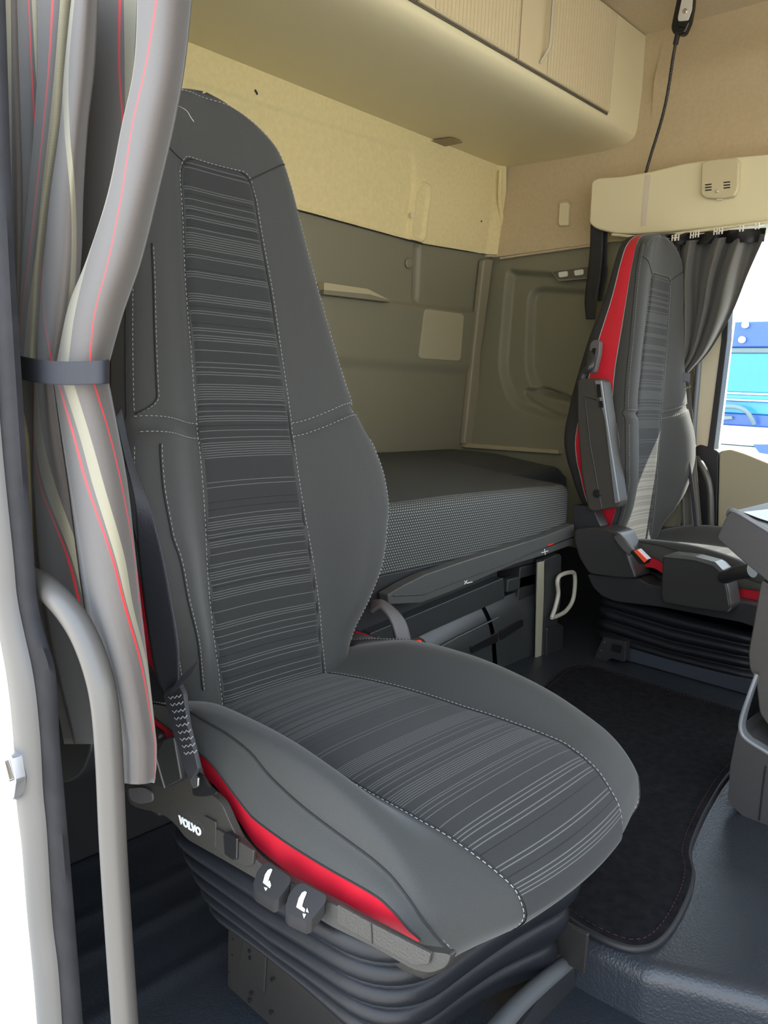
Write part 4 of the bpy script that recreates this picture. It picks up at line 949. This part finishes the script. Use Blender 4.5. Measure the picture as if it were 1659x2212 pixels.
# ================================================================== FAR DOOR, WINDOW, HEADER
fc = thing('curtain', 'plain grey far side curtain hung on white clips and tied back beside the window', 'curtain', (2.62, 1.1, 1.75))
FC = band_mat('far_curtain_cloth', (0.105, 0.10, 0.088), [])
FCK = mat('curtain_tape', (0.010, 0.010, 0.012), 0.8)
def far_sheet(rowsL, rowsR, x, amp, pl, name, m, n=50, k=190, phase=0.6):
    L = cat1(rowsL, n); Rr = cat1(rowsR, n); G = []; UV = []
    for i in range(n):
        row = []; t = i/(n-1); w_ = np.linalg.norm(L[i]-Rr[i])
        for j in range(k):
            q = j/(k-1); qq = q**(1.0+0.5*t); a = amp*(0.35+0.65*min(1, w_/150))
            f = math.sin(pl*2*math.pi*q+phase+1.3*math.sin(3.1*q+t*1.4)+0.7*math.sin(17*q+2*t)); f = (abs(f)**0.75)*(1 if f > 0 else -1)
            p = L[i]+(Rr[i]-L[i])*qq; row.append(onX(p[0], p[1], x+a*f))
        G.append(row); UV.append([(j/(k-1), t) for j in range(k)])
    return grid_obj(name, G, m, fc, uv=UV, thick=0.001)
far_sheet([(1368, 530), (1395, 600), (1425, 680), (1448, 760), (1453, 806)], [(1654, 505), (1616, 590), (1581, 676), (1535, 755), (1489, 806)], 2.630, 0.044, 5.5, 'upper_cloth', FC, phase=0.6)
far_sheet([(1366, 510), (1368, 533)], [(1655, 492), (1650, 522)], 2.626, 0.044, 5.5, 'heading_tape', FCK, n=8)
far_sheet([(1453, 820), (1458, 900), (1466, 1000), (1474, 1150)], [(1487, 822), (1496, 891), (1503, 986), (1517, 1150)], 2.64, 0.012, 2.5, 'lower_cloth', FC, k=60)
o = ribbon('tie_strap', [onX(1450, 797, 2.58), onX(1470, 803, 2.57), onX(1491, 806, 2.59)], [onX(1450, 818, 2.58), onX(1468, 824, 2.57), onX(1489, 826, 2.59)], mat('strap_slate', (0.05, 0.055, 0.07), 0.7), thick=0.002, n=12)
tag(o, 'slate grey strap tied round the far side curtain', 'strap')
o = tube('curtain_rail', [onX(1322, 507, 2.64), onX(1400, 512, 2.63), onX(1500, 500, 2.63), onX(1600, 487, 2.63), onX(1700, 474, 2.63)], 0.005, PLAST_C, n=24)
tag(o, 'cream curtain rail under the header box over the far window', 'rail')
for hx, hy in [(1373, 522), (1383, 521), (1392, 520), (1402, 520), (1412, 519), (1431, 517), (1455, 514), (1463, 513), (1495, 508), (1506, 506), (1546, 500), (1557, 499), (1602, 493), (1636, 488)]:
    p = onX(hx, hy, 2.575)
    V, Fc = join([box_data(p+np.array([0, 0.0045, 0]), (0.004, 0.003, 0.019)), box_data(p+np.array([0, -0.0045, 0]), (0.004, 0.003, 0.019)), box_data(p, (0.004, 0.008, 0.003)), tube_data([p+np.array([0, 0, 0]), p+np.array([0.055, 0, 0.012])], 0.0018, 6)])
    o = obj('curtain_clip', V, Fc, mat('clip_white', (0.75, 0.72, 0.6), 0.4), smooth=False); tag(o, 'small white curtain clip holding the far curtain to its rail', 'clip', 'white clips on the far curtain rail')
hd = thing('header_box', 'long cream header box above the far door with rounded rear end', 'header', (2.7, 1.2, 1.9))
pixprism('body', [(1277, 392), (1290, 384), (1340, 381), (1400, 371), (1480, 352), (1560, 341), (1659, 332), (1800, 320), (1800, 462), (1659, 478), (1560, 490), (1450, 500), (1380, 505), (1330, 505), (1286, 494), (1272, 482)], pts_on(onX, 2.66), (0.19, 0, 0), PLAST_C, hd, r=9, bev=0.012)
qa, qb = onX(1798, 322, 2.66), onX(1798, 460, 2.66); boxab('front_section', (2.662, -1.25, qb[2]), (2.85, qa[1]+0.01, qa[2]), PLAST_C, hd, bev=0.012)
ph = lambda off: pts_on(onX, 2.66-off)
pixprism('white_tape', [(1394, 378), (1406, 377), (1400, 440), (1396, 487), (1384, 489), (1388, 440)], ph(0.0015), (0.001, 0, 0), mat('tape_white', (0.60, 0.53, 0.42), 0.6), hd, bev=0)
sd = thing('alarm_unit', 'square cream unit with two vent groups fixed to the header box', 'alarm', (2.64, 1.05, 1.9))
pixprism('case', [(1515, 352), (1530, 345), (1586, 340), (1597, 346), (1594, 408), (1586, 424), (1560, 429), (1524, 428), (1513, 420)], ph(0.022), (0.022, 0, 0), mat('alarm_cream', (0.56, 0.49, 0.31), 0.4), sd, r=7, bev=0.005)
for cx in (1529, 1569):
    for k in range(3):
        a = cx; b = (398 if cx < 1550 else 393)+6*k; pixprism('vent_slot', [(a-6, b), (a+8, b-1.5), (a+8, b+1), (a-6, b+2.5)], ph(0.0235), (0.003, 0, 0), GLOSS_K, sd, bev=0)
disc('button', onX(1549, 413, 2.66-0.022), (-1, 0, 0), 0.0055, 0.004, CHROME, sd)
pixprism('tab', [(1546, 427), (1561, 425), (1560, 432), (1548, 433)], ph(0.015), (0.006, 0, 0), PLAST_C, sd, bev=0.001)
ln = thing('reading_lamp', 'black gooseneck reading lamp with silver switch hanging above the header box', 'lamp', onX(1397, 368, 2.68))
hp = pts_on(onX, 2.66)
lh = pixprism('lamp_head', [(1462, -8), (1498, -10), (1496, 12), (1490, 45), (1479, 70), (1470, 75), (1453, 73), (1448, 60), (1453, 35)], hp, (0.03, 0, 0), GLOSS_K, ln, r=7, bev=0.008)
pixprism('switch_plate', [(1473, -4), (1496, -4), (1494, 20), (1486, 44), (1465, 46), (1464, 38)], pts_on(onX, 2.656), (0.005, 0, 0), mat('silver_plate', (0.75, 0.74, 0.70), 0.4, metal=0.3), lh, r=4, bev=0.001)
pixprism('lens', [(1464, 48), (1484, 47), (1480, 57), (1463, 57)], pts_on(onX, 2.654), (0.005, 0, 0), GLOSS_K, lh, r=2, bev=0)
disc('button', onX(1480, 24, 2.656), (-1, 0, 0), 0.008, 0.004, CHROME, lh)
tubes('collar', [[onX(1464, 74, 2.67), onX(1459, 96, 2.67)]], 0.009, PLAST_K, ln)
gp = [onX(1460, 90, 2.67), onX(1453, 130, 2.675), onX(1444, 190, 2.68), (onX(1434, 240, 2.685)), onX(1420, 290, 2.69), onX(1406, 335, 2.69), onX(1395, 374, 2.69)]
GP = cat1(gp, 240); tk = 0.0052+0.0010*np.sin(np.arange(240)*math.pi/1.5)
obj('gooseneck', *tube_data(GP, tk, 8), mat('neck_metal', (0.03, 0.03, 0.032), 0.25, metal=0.3), ln)
boxab('neck_clip', onX(1438, 196, 2.68)-0.008, onX(1446, 208, 2.68)+0.008, mat('clip_brown', (0.03, 0.012, 0.010), 0.5), ln, bev=0.002)
hk = thing('coat_hook', 'cream fold-out coat hook on the sandy felt of the far side wall', 'hook', onW(1215, 460, 0.02))
W_ = lambda off: (lambda a, b: onW(a, b, off))
pixprism('plate', [(1203, 434), (1222, 430), (1234, 436), (1230, 446), (1204, 447)], W_(0.020), (0.01, 0, 0), FELT_S, hk, r=4, bev=0.004)
pixprism('hook', [(1208, 438), (1224, 436), (1228, 440), (1226, 487), (1207, 488), (1205, 480)], W_(0.035), (0.02, 0, 0), PLAST_C, hk, r=5, bev=0.005)
wl = thing('wall_lamp', 'slim chrome-edged wall lamp on the taupe side wall behind the far seat', 'lamp', onW(1235, 590, 0.02))
pixprism('bezel', [(1188, 584), (1270, 572), (1280, 576), (1272, 602), (1206, 608)], W_(0.008), (0.012, 0, 0), PLAST_W, wl, r=4, bev=0.003)
pixprism('lens', [(1193, 587), (1272, 576), (1270, 598), (1206, 603)], W_(0.012), (0.006, 0, 0), mat('lamp_smoke', (0.08, 0.08, 0.07), 0.15), wl, r=4, bev=0.002)
for k in range(2): pixprism('bulb_cover', [(1205+34*k, 588-4*k), (1226+34*k, 585-4*k), (1226+34*k, 597-4*k), (1207+34*k, 600-4*k)], W_(0.016), (0.006, 0, 0), mat('lens_white', (0.7, 0.7, 0.65), 0.2), wl, r=4, bev=0.002)
# rear quarter between felt and door
struct(prism('wall_far', [(XW(0.62, -0.005), 1.405, 0.55), (XW(0.62, -0.005), 1.10, 0.55), (XW(1.81, -0.01), 1.10, 1.81), (XW(1.81, -0.01), 1.405, 1.81)], (0.05, 0, 0), PLAST_W, bev=0))
# window and door
DX = 2.74
struct(pixprism('trim_8', [(1492, 700), (1566, 690), (1560, 735), (1534, 965), (1503, 965), (1500, 850)], pts_on(onX, DX), (0.10, 0, 0), mat('pillar_cream', (0.55, 0.50, 0.36), 0.5), bev=0.004))
struct(tube('trim_9', [onX(1511, 760, DX-0.01), onX(1506, 830, DX-0.01), onX(1500, 900, DX-0.01), onX(1497, 960, DX-0.01)], 0.010, mat('seal_grey', (0.12, 0.14, 0.16), 0.4), n=16))
struct(pixprism('window_1', [(1567, 560), (1580, 560), (1571, 735), (1542, 972), (1528, 968), (1558, 735)], pts_on(onX, DX-0.005), (0.04, 0, 0), PLAST_K, bev=0.002))
gl = bpy.data.materials.new('window_glass'); gl.use_nodes = True; n = gl.node_tree; n.nodes.clear()
mo = n.nodes.new('ShaderNodeOutputMaterial'); mx = n.nodes.new('ShaderNodeMixShader'); tr_ = n.nodes.new('ShaderNodeBsdfTransparent'); gs = n.nodes.new('ShaderNodeBsdfGlossy')
fr_ = n.nodes.new('ShaderNodeFresnel'); fr_.inputs[0].default_value = 1.3; gs.inputs['Roughness'].default_value = 0.02; tr_.inputs[0].default_value = (0.93, 0.97, 0.97, 1)
n.links.new(fr_.outputs[0], mx.inputs[0]); n.links.new(tr_.outputs[0], mx.inputs[1]); n.links.new(gs.outputs[0], mx.inputs[2]); n.links.new(mx.outputs[0], mo.inputs[0])
wz = onX(1560, 968, DX+0.02)
struct(obj('window_2', [(DX+0.03, 1.02, 0.93), (DX+0.03, -1.2, 0.93), (DX+0.03, -1.2, 1.9), (DX+0.03, 1.02, 1.9)], [(0, 1, 2, 3)], gl, smooth=False))
struct(pixprism('door_1', [(1553, 975), (1578, 970), (1610, 980), (1659, 1000), (1800, 1050), (1800, 1500), (1545, 1420), (1550, 1100)], pts_on(onX, DX-0.02), (0.10, 0, 0), mat('door_beige', (0.30, 0.27, 0.18), 0.5, bump=0.1, bscale=700), r=8, bev=0.012))
struct(pixprism('trim_10', [(1500, 966), (1512, 960), (1538, 968), (1553, 976), (1550, 1100), (1545, 1300), (1498, 1300), (1500, 1100)], pts_on(onX, DX-0.005), (0.09, 0, 0), PLAST_K, r=5, bev=0.006))
o = tube('grab_handle', [onX(1503, 990, DX-0.03), onX(1516, 1006, DX-0.04), onX(1530, 1040, DX-0.04), onX(1535, 1090, DX-0.04), onX(1535, 1200, DX-0.04)], 0.012, mat('handle_dark', (0.06, 0.058, 0.05), 0.35), n=30, seg=14)
tag(o, 'dark curved grab handle beside the far door', 'handle')
struct(boxab('wall_far', (2.86, -1.3, 0.3), (2.90, 1.2, 0.92), PLAST_K, bev=0))
qd = onX(1798, 1050, DX-0.02); struct(boxab('door_1', (DX-0.02, -1.25, 0.42), (DX+0.08, qd[1]+0.01, qd[2]), MATS['door_beige'], bev=0.012))

# ================================================================== FLOOR MAT, DASH CONSOLE
mp = [(1100, 1560), (1190, 1475), (1225, 1448), (1262, 1441), (1300, 1448), (1450, 1494), (1600, 1540), (1720, 1575), (1660, 1640), (1600, 1652), (1565, 1683), (1528, 1742), (1500, 1800), (1487, 1846), (1494, 1886), (1486, 1930), (1458, 1990), (1425, 2032), (1388, 2049), (1340, 2044), (1270, 2012), (1210, 1972), (1150, 1930), (1090, 1850)]
mpts = cat1([onZ(a, b, ZT+0.003) for a, b in mp+[mp[0]]], 160)[:-1]
fm = thing('floor_mat', 'black carpet floor mat with dark piped edge between the seats', 'mat', (1.5, 0.8, ZT))
cm = mpts.mean(axis=0); 
o = obj('carpet', *prism_data(mpts, (0, 0, 0.006)), CARPET, fm, smooth=False)
tube('bound_edge', list(mpts)+[mpts[0], mpts[1]], 0.006, mat('mat_edge', (0.012, 0.012, 0.014), 0.6), fm, seg=8)
def inset(P, d):
    out = []
    for i in range(len(P)):
        t = P[(i+1) % len(P)]-P[i-1]; t = t/np.linalg.norm(t); nn = np.array([-t[1], t[0], 0]); s_ = 1 if nn @ (cm-P[i]) > 0 else -1; out.append(P[i]+nn*d*s_)
    return out
q_ = [p+np.array([0, 0, 0.0068]) for p in inset(mpts, 0.011)]
obj('edge_stitching', *join(dash_data(q_, 0.0005, 0.006, 0.005)), mat('thread_wine', (0.10, 0.02, 0.03), 0.7), fm)
CON = mat('console_grey', (0.036, 0.034, 0.034), 0.45, bump=0.2, bscale=500)
RIMB = mat('console_rim', (0.16, 0.17, 0.18), 0.35)
cs = thing('dash_console', 'dark grey dash console with tray top and open bin at the right edge', 'console', (1.5, 0.4, ZT))
CX = 1.50
hdp = [(1548, 1162), (1572, 1110), (1584, 1102), (1659, 1146), (1900, 1290), (1900, 1420), (1700, 1290), (1659, 1257), (1600, 1208)]
pixprism('tray_head', hdp, pts_on(onX, CX), (0.34, 0, 0), CON, cs, r=8, bev=0.006)
tube('tray_rim', [onX(1572, 1112, CX+0.02), onX(1586, 1103, CX), onX(1659, 1146, CX), onX(1900, 1290, CX)], 0.004, RIMB, cs, n=30)
def topd(a, b): return onP(a, b, onX(1586, 1101, CX), np.cross(onX(1659, 1144, CX)-onX(1586, 1101, CX), np.array([1, 0, 0.0])))
pixprism('tray_recess', [(1604, 1108), (1659, 1102), (1720, 1100), (1760, 1170), (1659, 1128), (1640, 1122)], topd, (0, 0, 0.002), GLOSS_K, cs, r=4, bev=0)
pixprism('stem', [(1644, 1250), (1900, 1420), (1900, 1660), (1690, 1590), (1659, 1568), (1640, 1540), (1632, 1470), (1618, 1445), (1616, 1410), (1630, 1330)], pts_on(onX, CX+0.03), (0.25, 0, 0), mat('stem_grey', (0.046, 0.042, 0.038), 0.45, bump=0.2, bscale=500), cs, r=10, bev=0.015)
pixprism('bin', [(1596, 1568), (1604, 1592), (1632, 1612), (1690, 1648), (1900, 1760), (1900, 1900), (1700, 1800), (1640, 1789), (1596, 1756), (1572, 1727), (1577, 1656), (1588, 1600)], pts_on(onX, CX), (0.30, 0, 0), CON, cs, r=8, bev=0.010)
pixprism('bin_back', [(1633, 1460), (1700, 1500), (1900, 1600), (1900, 1850), (1640, 1700), (1600, 1600), (1616, 1515)], pts_on(onX, CX+0.16), (0.10, 0, 0), GLOSS_K, cs, r=8, bev=0.004)
ribbon('bin_rim', [onX(1634, 1456, CX+0.01), onX(1616, 1505, CX), onX(1601, 1550, CX), onX(1599, 1578, CX), onX(1612, 1598, CX), onX(1659, 1628, CX), onX(1760, 1690, CX)], [onX(1638, 1460, CX+0.035), onX(1622, 1508, CX+0.03), onX(1610, 1552, CX+0.03), onX(1610, 1574, CX+0.03), onX(1624, 1592, CX+0.03), onX(1665, 1618, CX+0.03), onX(1764, 1680, CX+0.03)], RIMB, cs, thick=0.006, n=60)
tubes('bin_seam', [[onX(1654, 1655, CX-0.001), onX(1648, 1700, CX-0.001), onX(1640, 1772, CX-0.001)]], 0.0015, GLOSS_K, cs)

# ================================================================== OUTSIDE
ground = box('ground', (0, 0, -1.32), (60, 60, 0.1), mat('concrete', (0.42, 0.40, 0.36), 0.85, vary=0.1, vscale=1.2), None, bev=0); struct(ground)
TX = 5.6
tk_ = thing('parked_truck', 'pale and blue truck parked outside the far window', 'truck', (TX+1, 0, -1.27))
def zat(py): return float(onX(1600, py, TX)[2])
def slab_z(name, p0, p1, m, dx=0.0, th=1.8, y0=-4.0, y1=4.2, bev=0.01): return boxab(name, (TX-dx, y0, zat(p1)), (TX+th, y1, zat(p0)), m, tk_, bev=bev)
BL = mat('truck_blue', (0.03, 0.22, 0.50), 0.25); BD_ = mat('truck_navy', (0.03, 0.09, 0.32), 0.3); BP = mat('truck_pale', (0.50, 0.66, 0.74), 0.3); BW = mat('truck_white', (0.8, 0.82, 0.82), 0.3)
slab_z('roof_fairing', 470, 640, BW, -0.3); slab_z('visor', 640, 697, BP, 0.0); slab_z('header_panel', 697, 750, BD_, 0.02)
slab_z('gap_strip', 750, 764, mat('truck_gap', (0.12, 0.18, 0.20), 0.4), 0.0); slab_z('front_panel', 764, 848, BL, 0.03); slab_z('chrome_strip', 848, 852, BW, 0.05)
slab_z('lower_panel', 852, 862, mat('truck_teal', (0.06, 0.35, 0.55), 0.3), 0.03); slab_z('chrome_strip', 862, 866, BW, 0.05); slab_z('lower_panel', 866, 893, BL, 0.03); slab_z('grille_band', 893, 920, BD_, 0.02)
slab_z('bumper', 920, 960, BW, 0.10); slab_z('bumper', 962, 1000, BP, 0.08); slab_z('skirt', 1000, 1200, mat('truck_skirt', (0.35, 0.38, 0.40), 0.5), 0.04)
tubes('wiper_arm', [[onX(1553, 878, TX-0.08), onX(1590, 879, TX-0.10), onX(1612, 888, TX-0.10), onX(1624, 905, TX-0.08), onX(1629, 915, TX-0.06)]], 0.015, mat('truck_gap', (0.12, 0.18, 0.20), 0.4), tk_, n=20)
for a, b in ((1611, 702), (1604, 734)): disc('rivet', onX(a, b, TX-0.03), (-1, 0, 0), 0.022, 0.02, BW, tk_)
pixprism('emblem_plate', [(1626, 960), (1659, 960), (1720, 972), (1720, 992), (1640, 978)], pts_on(onX, TX-0.12), (0.02, 0, 0), BD_, tk_, bev=0)
pixprism('decal', [(1572, 930), (1588, 930), (1592, 944), (1582, 950), (1572, 948)], pts_on(onX, TX-0.105), (0.004, 0, 0), mat('decal_grey', (0.5, 0.52, 0.52), 0.5), tk_, bev=0)
pixprism('side_lamp', [(1548, 898), (1580, 899), (1582, 905), (1548, 908)], pts_on(onX, TX-0.05), (0.03, 0, 0), MATS['truck_gap'], tk_, bev=0)
